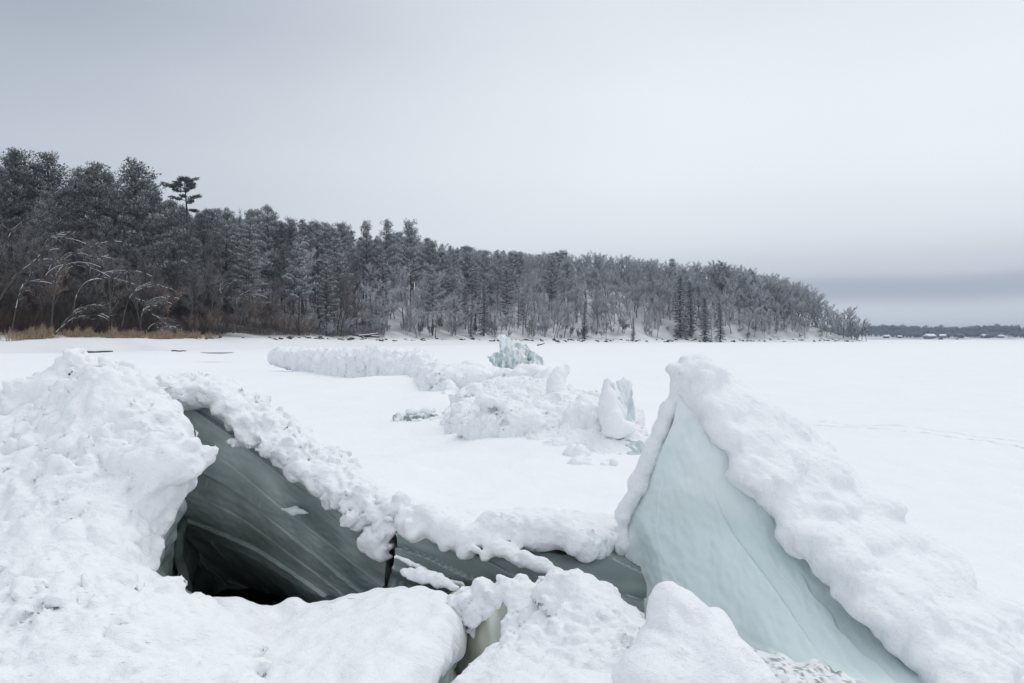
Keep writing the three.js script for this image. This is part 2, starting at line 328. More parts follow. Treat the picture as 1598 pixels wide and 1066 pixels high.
// ---------------------------------------------------------------- the snow-covered lake, one sheet to the horizon
const EDGE = [[-6, -5.6], [-3.2, -4.6], [-2.3, -4.6], [-2.15, -5.4], [-1.5, -5.45], [-1.0, -5.0], [-0.57, -3.9], [0.1, -3.5], [0.5, -3.45], [1.1, -3.55], [1.6, -3.5], [2.1, -3.2], [2.7, -2.9], [4.5, -2.2], [9, -0.5]];
const EDGE_H = [[-6, 0.1], [-2.6, 0.35], [-1.6, 0.5], [-0.9, 0.5], [-0.4, 0.55], [0.2, 0.5], [0.5, 0.44], [0.9, 0.4], [1.4, 0.5], [2.1, 0.25], [2.7, 0.1], [9, 0]];
function lakeY(x, z) {
  const r = Math.hypot(x, z), ze = curve(EDGE, x), back = ze - z;
  let y = 0.10 * n2(x * 0.11, z * 0.19) * sstep(3, 12, r) * sstep(200, 40, r) + 0.035 * n2(x * 0.45 + 3, z * 0.8) * sstep(60, 20, r) + 0.012 * n2(x * 1.7, z * 2.9) * sstep(25, 8, r);
  y += (0.010 * Math.abs(n2(x * 0.9 + 0.3 * z, z * 0.55 - 0.25 * x)) + 0.012 * Math.max(0, n2(x * 0.35 + 0.2 * z, z * 0.5))) * sstep(4, 8, r) * sstep(60, 25, r);
  y += 0.12 * Math.max(0, n2(x * 0.035 + 9, z * 0.05)) * sstep(15, 40, r) * sstep(260, 80, r);
  const hump = curve(EDGE_H, x);
  y += back > 0 ? hump * Math.exp(-Math.pow(back / 1.5, 1.25)) : lerp(hump, -0.75, sstep(0, 0.14, -back)) * (1 - sstep(7, 12, Math.abs(x)));
  // drifts round the ridge in the middle distance
  y += 0.3 * Math.exp(-(((x - 0.2) / 1.25) ** 2) - ((z + 12.3) / 2.4) ** 2) + 0.2 * Math.exp(-(((x + 3.4) / 3.2) ** 2) - ((z + 25) / 3) ** 2) + 0.16 * Math.exp(-(((x - 0.6) / 1.6) ** 2) - ((z + 11) / 1.5) ** 2) + 0.14 * Math.exp(-(((x + 1.3) / 1.3) ** 2) - ((z + 17) / 3) ** 2);
  return y;
}
{
  const ang = [], rad = [];
  for (let a = -44; a <= 44; a += 0.25) ang.push(a);
  for (let a = 48; a < 316; a += 4) ang.push(a);
  for (let r = 0.4; r < 1.8; r *= 1.2) rad.push(r);
  for (let r = 1.8; r < 60; r *= 1.012) rad.push(r);
  for (let r = 60; r < 5000; r *= 1.06) rad.push(r);
  const na = ang.length, pos = [], uv = [], idx = [];
  for (const r of rad) for (const a of ang) { const t = a * Math.PI / 180, x = Math.sin(t) * r, z = -Math.cos(t) * r; pos.push(x, lakeY(x, z), z); uv.push(x, z); }
  for (let i = 0; i + 1 < rad.length; i++) for (let j = 0; j < na; j++) { const a = i * na + j, b = i * na + (j + 1) % na, c = a + na, d = b + na; idx.push(a, b, c, b, d, c); }
  struct('snow_ground', geom(pos, idx, null, uv), M.lake);
}
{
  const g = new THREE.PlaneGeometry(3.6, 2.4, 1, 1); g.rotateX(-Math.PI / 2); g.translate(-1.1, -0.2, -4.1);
  struct('water', g, M.water);  // dark water sheet added so the floor of the hollow stays dark
}

// ---------------------------------------------------------------- the near ice
const mixc = (a, b, t) => [lerp(a[0], b[0], t), lerp(a[1], b[1], t), lerp(a[2], b[2], t)];
const CELL = 0.009;

// big pale slab on the right, standing on edge
{
  const rows = [
    [[1052, 592, 3.32], [1066, 584, 3.31], [1080, 584, 3.31], [1096, 592, 3.32]],
    [[1022, 680, 3.34], [1060, 680, 3.24], [1100, 682, 3.2], [1142, 690, 3.22]],
    [[966, 800, 3.38], [1040, 800, 3.2], [1140, 800, 3.1], [1235, 805, 3.08]],
    [[966, 905, 3.3], [1070, 905, 3.1], [1205, 905, 2.93], [1330, 912, 2.9]],
    [[985, 985, 3.2], [1110, 995, 2.95], [1265, 1005, 2.72], [1440, 1010, 2.68]],
    [[1050, 1070, 3.0], [1170, 1070, 2.75], [1330, 1080, 2.5], [1540, 1100, 2.45]],
    [[1080, 1150, 2.9], [1200, 1160, 2.7], [1380, 1180, 2.45], [1590, 1200, 2.4]],
  ].map(pts), S = surface(rows);
  const cracks = [[0.30, 0.12, 2.1, 0.9], [0.52, -0.10, 3.3, 2.2], [0.72, 0.06, 1.7, 4.1], [0.44, 0.22, 2.7, 5.3]].map(([u0, slope, fr, ph]) => (u, v) => Math.abs(u - u0 - slope * (v - 0.5) - 0.03 * Math.sin(fr * v * 4 + ph) - 0.012 * n2(v * 9, ph)));
  const disp = (u, v, p) => 0.03 * n3(p.x * 1.3, p.y * 1.3, 2) - 0.07 * sstep(0.2, 0.02, u + 0.05 * n2(v * 5, 1) - 0.05 * v) - 0.03 * sstep(0.64, 0.652, u + 0.03 * Math.sin(v * 7)) * sstep(0.25, 0.4, v)
    - 0.02 * sstep(0.83, 0.838, u + 0.02 * n2(v * 9, 4)) * sstep(0.45, 0.55, v) + 0.004 * n3(p.x * 9, p.y * 5, 4) + 0.0025 * n3(p.x * 26, p.y * 17, 4) + 0.012 * sstep(0.1, 0.2, n3(p.x * 2.4 + p.y, p.y * 3.1, 7)) * sstep(0.55, 0.8, v);
  const paint = (u, v, p) => {
    const cl = 0.5 + 0.5 * n3(p.x * 2.2, p.y * 1.6, 3.3), st = 0.5 + 0.5 * n3(p.x * 7 + p.y * 9, p.y * 2.2 - p.x, 1), milk = sstep(-0.1, 0.7, n3(p.x * 1.1, p.y * 1.4, 15) + 0.35 * n3(p.x * 4, p.y * 5, 16)), bub = sstep(0.62, 0.8, n3(p.x * 60, p.y * 60, 8)) * sstep(0, 0.5, n3(p.x * 3, p.y * 3, 12));
    let c = mixc([0.625, 0.74, 0.745], [0.735, 0.82, 0.825], cl * 0.6 + st * 0.4);
    c = mixc(c, [0.8, 0.835, 0.845], 0.6 * milk);
    c = mixc(c, [0.6, 0.655, 0.65], sstep(0.2, 0.04, u) * 0.5 + 0.35 * sstep(0.2, 0.7, n3(p.x * 0.9 + 3, p.y * 2.2, 22)));
    cracks.forEach((f, i) => { const d = f(u, v), on = sstep([0.2, 0.5, 0.35, 0.6][i], [0.3, 0.6, 0.45, 0.7][i], v); c = mixc(c, [0.86, 0.89, 0.9], on * 0.5 * sstep(0.009, 0.001, d)); c = mixc(c, [0.6, 0.68, 0.7], on * 0.22 * sstep(0.05, 0, d)); });
    c = mixc(c, [0.85, 0.88, 0.89], bub * 0.4);
    const edge = Math.max(sstep(0.26, 0, v + 0.09 * n3(p.x * 5, p.y * 5, 61) + 0.05 * n3(p.x * 17, p.y * 17, 62)), sstep(0.9, 1.0, u + 0.06 * n3(p.x * 6, p.y * 6, 63) + 0.04 * n3(p.x * 19, p.y * 19, 64)), sstep(0.07, 0, u + 0.03 * n3(p.x * 9, p.y * 9, 65)));
    return mixc(c, [0.86, 0.88, 0.9], 0.75 * edge);
  };
  const base = P(1230, 1000, 2.85); base.y = 0;
  const t = thing('ice_slab', 'tall pale blue ice slab standing on edge at right, its sloping top under thick snow', 'ice slab', base);
  part(t, 'ice_body', slab(S, 200, 260, V(0.12, -0.05, -0.42), disp, paint), M.iceMatte);
  const front = pts([[1078, 580, 3.32], [1098, 640, 3.2], [1160, 738, 3.1], [1212, 795, 3.03], [1288, 890, 2.86], [1345, 942, 2.76], [1400, 1002, 2.64], [1465, 1072, 2.5], [1570, 1180, 2.33]]);
  const back = pts([[1082, 572, 3.62], [1190, 628, 3.66], [1290, 702, 3.56], [1375, 790, 3.4], [1450, 865, 3.27], [1530, 925, 3.16], [1600, 990, 3.02], [1690, 1080, 2.9], [1800, 1200, 2.75]]);
  const R0 = strip(front, back), R = (u, v) => R0(u, v).add(V(0.025, 0.035, -0.01).multiplyScalar((1 - v) * (0.9 + 0.45 * n2(u * 9, 3) + 0.6 * n2(u * 31, 8) + 0.6 * n2(u * 67, 9)))), f = new Field(0.04, lumpy(0.013, 0.1, 0.5), 0.04), r = rand(21);
  f.sheet((u, v) => R(u, lerp(0.06, 1, v)).add(V(0, -0.035 + 0.05 * Math.sin(v * Math.PI), 0)), 64, 3, 0.034);
  for (let i = 0; i < 260; i++) { const u = r(), q = R(u, 0.0 + 0.14 * r() * r()), w = 0.012 + 0.026 * r() * r(); f.ball(q.add(V((r() - 0.5) * 0.05, -0.045 * r() * r() - 0.01, 0.015 * r())), w, 1, 0.8 + 0.7 * r(), 1); }
  for (let i = 0; i < 60; i++) { const u = r(), q = R(u, r()), w = 0.05 + 0.06 * r(); f.ball(q.add(V(0, 0.005 * r(), 0)), w, 1.3, 0.6, 1.3); }
  const lip = pts([[1078, 572, 3.36], [1067, 590, 3.34], [1043, 640, 3.35], [1017, 715, 3.38], [994, 765, 3.4], [974, 803, 3.41], [970, 870, 3.4]]);
  f.chain(lip, [0.05, 0.036, 0.03, 0.028, 0.032, 0.026, 0.014]);
  for (let i = 0; i < 22; i++) { const k = Math.floor(r() * 5.9), q = lip[k].clone().lerp(lip[k + 1], r()); f.ball(q.add(V(0.0, 0.01, -0.03 * r())), 0.018 + 0.018 * r()); }
  part(t, 'snow_cap', f.mesh(CELL, 0), M.snow);
}

// dark slab raised on the left, roof of the hollow
const bedding = (p) => [p.x * 0.88 - p.y * 0.48, p.x * 0.48 + p.y * 0.88 + 0.05 * n3(p.x * 0.8, p.y * 0.8, 3)];   // along and across the layers
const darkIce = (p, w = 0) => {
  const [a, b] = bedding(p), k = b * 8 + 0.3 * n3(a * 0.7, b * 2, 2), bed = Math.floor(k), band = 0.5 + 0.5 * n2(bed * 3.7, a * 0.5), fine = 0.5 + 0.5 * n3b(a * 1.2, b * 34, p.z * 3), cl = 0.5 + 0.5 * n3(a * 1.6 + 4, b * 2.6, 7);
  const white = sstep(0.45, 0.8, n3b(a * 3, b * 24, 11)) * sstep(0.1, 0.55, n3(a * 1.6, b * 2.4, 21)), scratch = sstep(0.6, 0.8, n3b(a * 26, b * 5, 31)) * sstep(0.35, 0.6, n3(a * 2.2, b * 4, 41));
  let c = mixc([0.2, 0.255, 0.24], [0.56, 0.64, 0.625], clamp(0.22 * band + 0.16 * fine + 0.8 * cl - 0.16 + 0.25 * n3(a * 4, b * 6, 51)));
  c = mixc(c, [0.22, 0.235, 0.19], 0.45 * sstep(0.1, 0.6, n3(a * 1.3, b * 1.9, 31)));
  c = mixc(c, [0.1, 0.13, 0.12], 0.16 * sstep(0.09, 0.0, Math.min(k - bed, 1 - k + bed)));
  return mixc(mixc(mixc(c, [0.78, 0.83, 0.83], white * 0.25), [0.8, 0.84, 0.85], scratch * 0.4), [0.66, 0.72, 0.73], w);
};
const chip = (p) => {                                                  // split along the layers, in flat conchoidal flakes
  const [a, b] = bedding(p), k = b * 8 + 0.3 * n3(a * 0.7, b * 2, 2), bed = Math.floor(k), f = k - bed;
  let flake = -1; for (let i = 0; i < 7; i++) flake = Math.max(flake, 0.55 * Math.sin(i * 2.4 + a * [1.9, -2.3, 1.1, -0.7, 2.9, -1.4, 0.5][i] + b * [1.2, 2.0, -2.6, 3.1, 0.4, -1.7, 2.4][i] + i * i));
  return 0.018 * n2(bed * 2.3, a * 0.45) + 0.008 * (f - 0.5) + 0.085 * flake - 0.03 + 0.0025 * n3(p.x * 14, p.y * 20, 3);
};
{
  const rows = [
    [[236, 615, 3.92], [300, 618, 3.96], [375, 655, 3.88], [460, 725, 3.76], [540, 785, 3.62], [608, 815, 3.5]],
    [[238, 680, 3.86], [310, 690, 3.92], [385, 720, 3.88], [470, 780, 3.76], [545, 828, 3.6], [606, 850, 3.46]],
    [[240, 760, 3.9], [320, 760, 3.95], [400, 785, 3.93], [480, 830, 3.78], [550, 865, 3.58], [604, 880, 3.44]],
    [[245, 805, 4.05], [325, 815, 4.12], [405, 842, 4.05], [485, 885, 3.86], [550, 903, 3.62], [600, 912, 3.46]],
    [[248, 822, 4.15], [300, 836, 4.28], [400, 872, 4.2], [488, 918, 3.98], [552, 935, 3.7], [600, 945, 3.5]],
  ].map(pts), S = surface(rows);
  const base = P(430, 900, 4); base.y = -0.2;
  const t = thing('ice_slab', 'dark grey green ice slab tilted up over the hollow, snow along its sloping top edge', 'ice slab', base);
  part(t, 'ice_body', slab(S, 220, 170, V(0.05, -0.68, -0.9), (u, v, p) => chip(p), (u, v, p) => darkIce(p, 0.45 * sstep(0.24, 0.02, v))), M.ice);  // lighter upper face: the stronger light there is painted into the ice colour
  const front = pts([[232, 622, 3.86], [270, 636, 3.84], [330, 626, 3.84], [372, 664, 3.8], [420, 705, 3.74], [470, 745, 3.66], [520, 780, 3.58], [565, 808, 3.5], [612, 812, 3.44]]);
  const back = pts([[262, 598, 4.1], [310, 596, 4.15], [365, 612, 4.15], [430, 652, 4.1], [480, 685, 4.0], [530, 720, 3.92], [575, 755, 3.82], [620, 785, 3.74], [650, 795, 3.7]]);
  const R0 = strip(front, back), R = (u, v) => R0(u, v).add(V(0.02, 0.04, 0).multiplyScalar((1 - v) * (1 + 0.8 * n2(u * 8, 23) + 0.8 * n2(u * 23, 28) + 0.5 * n2(u * 50, 29)))), f = new Field(0.035, lumpy(0.027, 0.075, 0.7), 0.05), r = rand(31);
  f.sheet((u, v) => R(u, lerp(0.1, 1, v)).add(V(0, -0.03, 0)), 44, 2, 0.034);
  for (let i = 0; i < 130; i++) { const u = r(), q = R(u, 0.03 + 0.25 * r() * r()), w = 0.018 + 0.035 * r(); f.ball(q.add(V((r() - 0.5) * 0.05, -0.05 * r() * r(), 0.015)), w, 1.2, 0.8, 1); }
  for (let i = 0; i < 45; i++) { const q = R(r(), 0.15 + 0.85 * r()), w = 0.03 + 0.05 * r(); f.ball(q, w, 1.3, 0.7, 1.2); }
  for (const [x, y, d, w] of [[258, 600, 3.95, 0.06], [245, 622, 3.86, 0.05], [285, 612, 3.86, 0.06], [268, 628, 3.84, 0.04], [320, 620, 3.86, 0.055], [380, 688, 3.75, 0.035], [372, 690, 3.76, 0.02], [395, 684, 3.74, 0.04]]) f.ball(P(x, y, d), w, 1.2, 0.9, 1);
  part(t, 'snow_cap', f.mesh(CELL), M.snow);
  // dark sheet added behind the hollow, its shade put into the colour
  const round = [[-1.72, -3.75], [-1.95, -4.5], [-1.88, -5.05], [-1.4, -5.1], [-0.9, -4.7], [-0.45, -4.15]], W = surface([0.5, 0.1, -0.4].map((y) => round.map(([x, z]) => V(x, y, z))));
  part(t, 'added_dark_backing', slab(W, 40, 20, V(0, 0, -0.1), (u, v, p) => 0.03 * n3(p.x * 3, p.y * 3, 5), (u, v, p) => mixc([0.07, 0.085, 0.08], [0.15, 0.17, 0.16], 0.5 + 0.5 * n3(p.x * 4, p.y * 8, 1))), M.ice);
  // lens of snow caught on the face, and the wedge of snow where it meets the next slab
  const g = new Field(0.02, smooth(0.006, 0.05), 0.02); g.chain(pts([[440, 795, 3.74], [460, 797, 3.73], [482, 801, 3.7]]), [0.008, 0.018, 0.008]);
  part(t, 'snow_patch', g.mesh(0.007), M.snow);
  const h = new Field(0.04, lumpy(0.014, 0.06), 0.03);
  for (const [x, y, d, w] of [[578, 840, 3.42, 0.045], [595, 830, 3.42, 0.05], [606, 822, 3.42, 0.045], [588, 855, 3.42, 0.04], [597, 868, 3.42, 0.028], [568, 848, 3.44, 0.03]]) h.ball(P(x, y, d), w, 1, 1, 0.7);
  part(t, 'snow_patch', h.mesh(CELL), M.snow);
}

// long low slab in the middle, bedding showing along its broken edge
{
  const rows = [
    [[622, 812, 3.42], [700, 845, 3.38], [780, 855, 3.34], [860, 865, 3.31], [930, 872, 3.32], [1010, 885, 3.36]],
    [[618, 850, 3.36], [700, 865, 3.32], [780, 878, 3.28], [860, 885, 3.25], [930, 895, 3.24], [1010, 915, 3.28]],
    [[612, 890, 3.34], [700, 905, 3.3], [780, 915, 3.26], [860, 920, 3.22], [930, 930, 3.2], [1010, 950, 3.24]],
    [[605, 935, 3.42], [700, 945, 3.38], [780, 955, 3.35], [860, 965, 3.3], [930, 975, 3.28], [1010, 990, 3.3]],
    [[605, 1050, 3.5], [700, 1060, 3.46], [780, 1070, 3.45], [860, 1080, 3.4], [930, 1090, 3.36], [1010, 1100, 3.36]],
  ].map(pts), S = surface(rows);
  const beds = (p) => p.x * 0.33 + p.y + 0.02 * n3(p.x * 2, p.y * 4, 1);
  const disp = (u, v, p) => { const b = beds(p) * 11, k = b - Math.floor(b); return 0.03 * (k - 0.5) + 0.01 * n3(p.x * 4, p.y * 9, 3) + 0.02 * n2(Math.floor(b) * 3.1, 2); };
  const paint = (u, v, p) => { const b = beds(p) * 11, k = b - Math.floor(b), q = 0.5 + 0.5 * n2(Math.floor(b) * 7.7, p.x * 0.8), c = mixc([0.13, 0.165, 0.155], [0.33, 0.39, 0.385], clamp(q * 0.6 + 0.25 * (0.5 + 0.5 * n3(p.x * 3, p.y * 22 + p.x * 7, 1)) + 0.12)); return mixc(c, [0.55, 0.6, 0.6], 0.55 * sstep(0.93, 0.99, k)); };
  const base = P(800, 930, 3.3); base.y = -0.2;
  const t = thing('ice_slab', 'long low grey green ice slab with layered edge between the hollow and the pale slab', 'ice slab', base);
  part(t, 'ice_body', slab(S, 150, 60, V(0, 0.0, -0.3), disp, paint), M.ice);
  const front = pts([[618, 812, 3.36], [655, 828, 3.32], [692, 842, 3.28], [735, 848, 3.26], [790, 840, 3.27], [850, 838, 3.25], [890, 858, 3.22], [930, 872, 3.26], [965, 880, 3.45], [1020, 890, 3.6]]);
  const back = pts([[628, 776, 3.85], [690, 788, 3.9], [740, 795, 3.95], [790, 795, 3.95], [840, 795, 3.9], [890, 800, 3.9], [930, 802, 3.85], [970, 806, 3.9], [1020, 815, 3.95]]);
  const R0 = strip(front, back), R = (u, v) => R0(u, v).add(V(0, 0.045, -0.05).multiplyScalar((1 - v) * (1 + 0.8 * n2(u * 9, 43) + 0.6 * n2(u * 26, 48)))), f = new Field(0.035, lumpy(0.013, 0.08, 0.7), 0.03), r = rand(41);
  f.sheet((u, v) => R(u, lerp(0.08, 1, v)).add(V(0, -0.045, 0)), 30, 2, 0.034);
  for (let i = 0; i < 260; i++) { const q = R(r(), 0.0 + 0.1 * r() * r()), w = 0.01 + 0.02 * r(); f.ball(q.add(V((r() - 0.5) * 0.03, -0.045 * r() * r(), 0.01)), w, 1, 0.8 + r(), 1); }
  // tongue of snow that slides over the edge
  f.chain(pts([[745, 838, 3.3], [775, 855, 3.24], [810, 872, 3.2], [845, 880, 3.17], [872, 895, 3.12]]), [0.03, 0.03, 0.03, 0.025, 0.022]);
  f.ball(P(756, 870, 3.22), 0.018); f.ball(P(742, 858, 3.22), 0.015);
  part(t, 'snow_cap', f.mesh(CELL), M.snow);
  const g = new Field(0.02, smooth(0.006, 0.05), 0.02);
  g.chain(pts([[618, 868, 3.29], [650, 884, 3.27], [690, 902, 3.24], [740, 920, 3.2]]), [0.007, 0.01, 0.009, 0.007]);
  g.chain(pts([[632, 893, 3.22], [655, 898, 3.2], [685, 906, 3.17], [712, 918, 3.14]]), [0.018, 0.03, 0.025, 0.014]);
  part(t, 'snow_patch', g.mesh(0.007), M.snow);
}

// wall of ice inside the hollow, under the snow mound; broken pieces
function block(name, label, points, colour, mat, base, cat = 'ice block', group) {
  const g = new ConvexGeometry(points), n = g.attributes.position.count, col = [], uv = [], p = V();
  for (let i = 0; i < n; i++) { p.fromBufferAttribute(g.attributes.position, i); col.push(...colour(p)); uv.push(p.x + 0.5 * p.z, p.y - p.z); }
  g.setAttribute('color', new THREE.Float32BufferAttribute(col, 3)); g.setAttribute('uv', new THREE.Float32BufferAttribute(uv, 2));
  return solo(name, label, cat, g, mat, base, group);
}
{
  const f = new Field(0.05, (x, y, z) => 0.02 * n3(x * 4, y * 4, z * 4) + 0.012 * Math.abs(n3(x * 9, y * 7, z * 9)), 0.04);
  f.sheet(surface([pts([[205, 690, 3.3], [240, 700, 3.35], [270, 745, 3.45]]), pts([[195, 800, 3.3], [215, 810, 3.4], [240, 830, 3.6]]), pts([[185, 900, 3.3], [210, 900, 3.45], [250, 880, 3.85]]), pts([[185, 1000, 3.3], [210, 1000, 3.45], [262, 985, 3.85]])]), 4, 6, 0.07);
  f.ball(P(250, 935, 3.5), 0.1, 1, 1.1, 1); f.ball(P(275, 955, 3.5), 0.09);
  const b = P(260, 960, 3.5); b.y = -0.2;
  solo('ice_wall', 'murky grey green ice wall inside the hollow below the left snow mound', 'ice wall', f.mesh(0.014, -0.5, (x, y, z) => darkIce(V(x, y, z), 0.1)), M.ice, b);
}

// ---------------------------------------------------------------- the near snow
function snowThing(name, label, f, cell, base, floor = -0.4, mat = M.snow) { return solo(name, label, 'snow mound', f.mesh(cell, floor), mat, base); }
{
  const f = new Field(0.06, lumpy(0.042, 0.09, 0.65), 0.07), r = rand(51);
  const S = surface([
    pts([[-150, 700, 3.5], [-60, 690, 3.65], [50, 655, 3.65], [125, 610, 3.6], [170, 590, 3.5], [212, 632, 3.42], [236, 650, 3.4]]),
    pts([[-150, 780, 3.0], [-60, 750, 3.15], [50, 725, 3.2], [120, 705, 3.2], [170, 695, 3.2], [205, 700, 3.18], [246, 712, 3.14]]),
    pts([[-150, 870, 2.65], [-60, 850, 2.75], [50, 825, 2.8], [110, 815, 2.82], [145, 810, 2.86], [165, 815, 2.92], [188, 822, 2.98]]),
    pts([[-150, 960, 2.35], [-60, 950, 2.45], [50, 930, 2.5], [90, 925, 2.52], [130, 920, 2.56], [150, 922, 2.62], [174, 925, 2.7]]),
    pts([[-150, 1060, 2.05], [-60, 1060, 2.12], [50, 1050, 2.15], [120, 1045, 2.18], [190, 1035, 2.24], [260, 1025, 2.32], [330, 1015, 2.4]]),
    pts([[-150, 1250, 1.75], [-60, 1250, 1.8], [50, 1250, 1.8], [120, 1250, 1.85], [190, 1250, 1.85], [260, 1250, 1.9], [330, 1250, 1.95]]),
  ]);
  f.sheet((u, v) => S(u, v).add(V(0, -0.05, -0.06)), 18, 16, 0.10);
  f.ball(P(40, 900, 3.4), 0.42, 1, 1, 0.8); f.ball(P(-110, 950, 3.2), 0.5, 1.3, 1, 0.9);
  for (let i = 0; i < 80; i++) { const u = 0.3 + 0.7 * r(), v = 0.75 * r(), w = 0.05 + 0.05 * r(); f.ball(S(u, v).add(V(0, 0.0, 0.0)), w, 1.2, 0.8, 1); }
  for (let i = 0; i < 60; i++) { const v = 0.08 + 0.66 * r(), w = 0.035 + 0.045 * r(); f.ball(S(1 - 0.04 * r(), v).add(V(0.03 * r(), -0.03 * r(), -0.03)), w, 1.1, 0.85, 1); }
  // the ledge
  f.ball(P(272, 712, 3.08), 0.10, 1.15, 0.8, 1); f.ball(P(248, 718, 3.05), 0.11, 1.2, 0.85, 1); f.ball(P(286, 722, 3.06), 0.075, 1, 0.85, 1); f.ball(P(222, 735, 3.05), 0.1, 1.2, 0.8, 1);
  // crest of the front peak
  f.ball(P(166, 592, 3.48), 0.05, 0.8, 1.1, 1); f.ball(P(175, 620, 3.42), 0.09); f.ball(P(190, 650, 3.36), 0.12); f.ball(P(215, 668, 3.32), 0.10); f.ball(P(150, 650, 3.4), 0.1);
  const b = P(100, 1000, 2.6); b.y = 0;
  snowThing('snow_mound', 'large lumpy snow mound in the left foreground rising to a blunt peak beside the hollow', f, 0.012, b, 0.1);
}
{
  const f = new Field(0.06, lumpy(0.028, 0.075), 0.05), r = rand(52);
  f.chain(pts([[-120, 700, 4.1], [10, 665, 4.15], [60, 630, 4.1], [100, 600, 4.05], [118, 578, 4.0], [150, 592, 3.95]]), [0.2, 0.17, 0.14, 0.11, 0.08, 0.08]);
  f.chain(pts([[-120, 800, 4.1], [10, 760, 4.15], [90, 700, 4.05], [150, 680, 3.95]]), [0.3, 0.25, 0.22, 0.2]);
  for (let i = 0; i < 40; i++) f.ball(P(20 + 120 * r(), 0, 4).setY(0).add(V(0, 0.85 + 0.4 * r(), 0.12)), 0.04 + 0.05 * r());
  f.ball(P(117, 568, 4.0), 0.055, 0.8, 1.2, 0.9);
  const b = P(60, 800, 4.1); b.y = 0;
  snowThing('snow_mound', 'lumpy snow peak at far left behind the large snow mound', f, 0.012, b, -0.1);
}
{
  const f = new Field(0.04, lumpy(0.014, 0.07), 0.03);
  f.chain(pts([[205, 600, 4.3], [225, 608, 4.25], [243, 615, 4.25]]), [0.05, 0.06, 0.05]); f.ball(P(222, 640, 4.3), 0.14);
  const b = P(222, 680, 4.3); b.y = 0; f.rod(P(222, 660, 4.3), b, 0.15, 0.2);
  snowThing('snow_block', 'small snowy block in the gap between the large mound and the tilted dark slab', f, 0.012, b, -0.1);
}
// flat shelf of snow in front of the hollow
{
  const f = new Field(0.05, smooth(0.009, 0.16), 0.03), r = rand(61);
  const S = surface([
    pts([[240, 1005, 2.95], [340, 978, 3.0], [450, 960, 3.08], [560, 932, 3.12], [640, 921, 3.12], [700, 930, 3.02], [716, 948, 2.9]]),
    pts([[200, 1030, 2.65], [320, 1010, 2.7], [430, 990, 2.78], [540, 965, 2.82], [620, 955, 2.82], [672, 965, 2.75], [694, 975, 2.68]]),
    pts([[200, 1075, 2.35], [300, 1065, 2.38], [400, 1050, 2.42], [500, 1030, 2.46], [590, 1015, 2.48], [635, 1015, 2.46], [658, 1018, 2.44]]),
    pts([[150, 1160, 2.05], [250, 1160, 2.05], [350, 1150, 2.08], [450, 1130, 2.1], [540, 1110, 2.12], [580, 1090, 2.16], [608, 1080, 2.2]]),
  ]);
  f.sheet((u, v) => S(u, v).add(V(-0.06 * u, -0.085, 0)), 12, 9, 0.075);
  for (let i = 0; i < 45; i++) { const v = r(), w = 0.02 + 0.025 * r(); f.ball(S(1, v).add(V(-0.04 + 0.02 * r(), -0.05 - 0.07 * r(), 0)), w, 1, 1 + 0.6 * r(), 1); }
  f.ball(P(345, 968, 2.98), 0.11, 1.5, 0.75, 1); f.ball(P(315, 985, 2.92), 0.08, 1.3, 0.8, 1); f.ball(P(385, 975, 3.0), 0.08, 1.3, 0.7, 1); f.ball(P(300, 1000, 2.8), 0.12, 1.6, 0.7, 1);
  f.rod(P(422, 962, 3.04), P(462, 948, 3.06), 0.028, 0.03); f.ball(P(455, 946, 3.06), 0.032, 1.1, 0.9, 1);
  const b = P(480, 1000, 2.7); b.y = 0;
  const t = thing('snow_shelf', 'smooth flat shelf of snow in front of the hollow with a broken icy right edge', 'snow shelf', b);
  part(t, 'snow_cap', f.mesh(CELL, -0.1), M.snow);
  const I = surface([pts([[640, 940, 2.98], [700, 950, 2.93], [710, 965, 2.86], [694, 990, 2.66], [656, 1030, 2.43], [612, 1090, 2.2]]), pts([[640, 1010, 3.0], [700, 1015, 2.93], [708, 1030, 2.85], [698, 1060, 2.64], [664, 1100, 2.42], [620, 1160, 2.2]]), pts([[640, 1130, 3.0], [700, 1130, 2.93], [702, 1150, 2.84], [690, 1190, 2.62], [668, 1240, 2.4], [632, 1300, 2.2]])]);
  part(t, 'ice_body', slab(I, 60, 40, V(-0.25, 0, -0.02), (u, v, p) => 0.02 * n3(p.x * 5, p.y * 6, p.z * 5) + 0.01 * Math.abs(n3(p.x * 3, p.y * 3, p.z * 14)), (u, v, p) => darkIce(p, 0.25)), M.ice);
}
{
  const f = new Field(0.03, smooth(0.004, 0.04), 0.015); f.chain([P(250, 972, 2.86), P(251, 955, 2.86), P(254, 940, 2.86)], [0.045, 0.022, 0.019]);
  const b = P(250, 975, 2.86);
  snowThing('snow_lump', 'little upright knob of snow at the left lip of the hollow', f, 0.007, b);
}
// yellowish ice between the shelf and the lumpy pile
{
  const I = surface([pts([[700, 945, 2.98], [740, 940, 2.9], [780, 940, 2.84], [830, 950, 2.8]]), pts([[702, 970, 2.96], [740, 970, 2.87], [778, 975, 2.8], [830, 985, 2.76]]), pts([[704, 1030, 2.95], [738, 1035, 2.84], [772, 1040, 2.76], [830, 1045, 2.7]]), pts([[704, 1130, 2.95], [738, 1130, 2.84], [772, 1130, 2.76], [830, 1130, 2.7]])]);
  const b = P(750, 1030, 2.85); b.y = 0;
  solo('ice_block', 'yellowish ice block in the gap between the snow shelf and the lumpy pile', 'ice block', slab(I, 50, 50, V(0, 0, -0.2), (u, v, p) => 0.02 * n3(p.x * 6, p.y * 3, 5) + 0.006 * n3(p.x * 22, p.y * 8, 2), (u, v, p) => {
    const k = 0.5 + 0.5 * n3(p.x * 9, p.y * 3.2, 4); return mixc(mixc([0.27, 0.28, 0.22], [0.5, 0.505, 0.43], k), [0.7, 0.71, 0.68], 0.7 * sstep(0.35, 0.8, n3(p.x * 13, p.y * 4, 9)));
  }), M.ice, b);
}
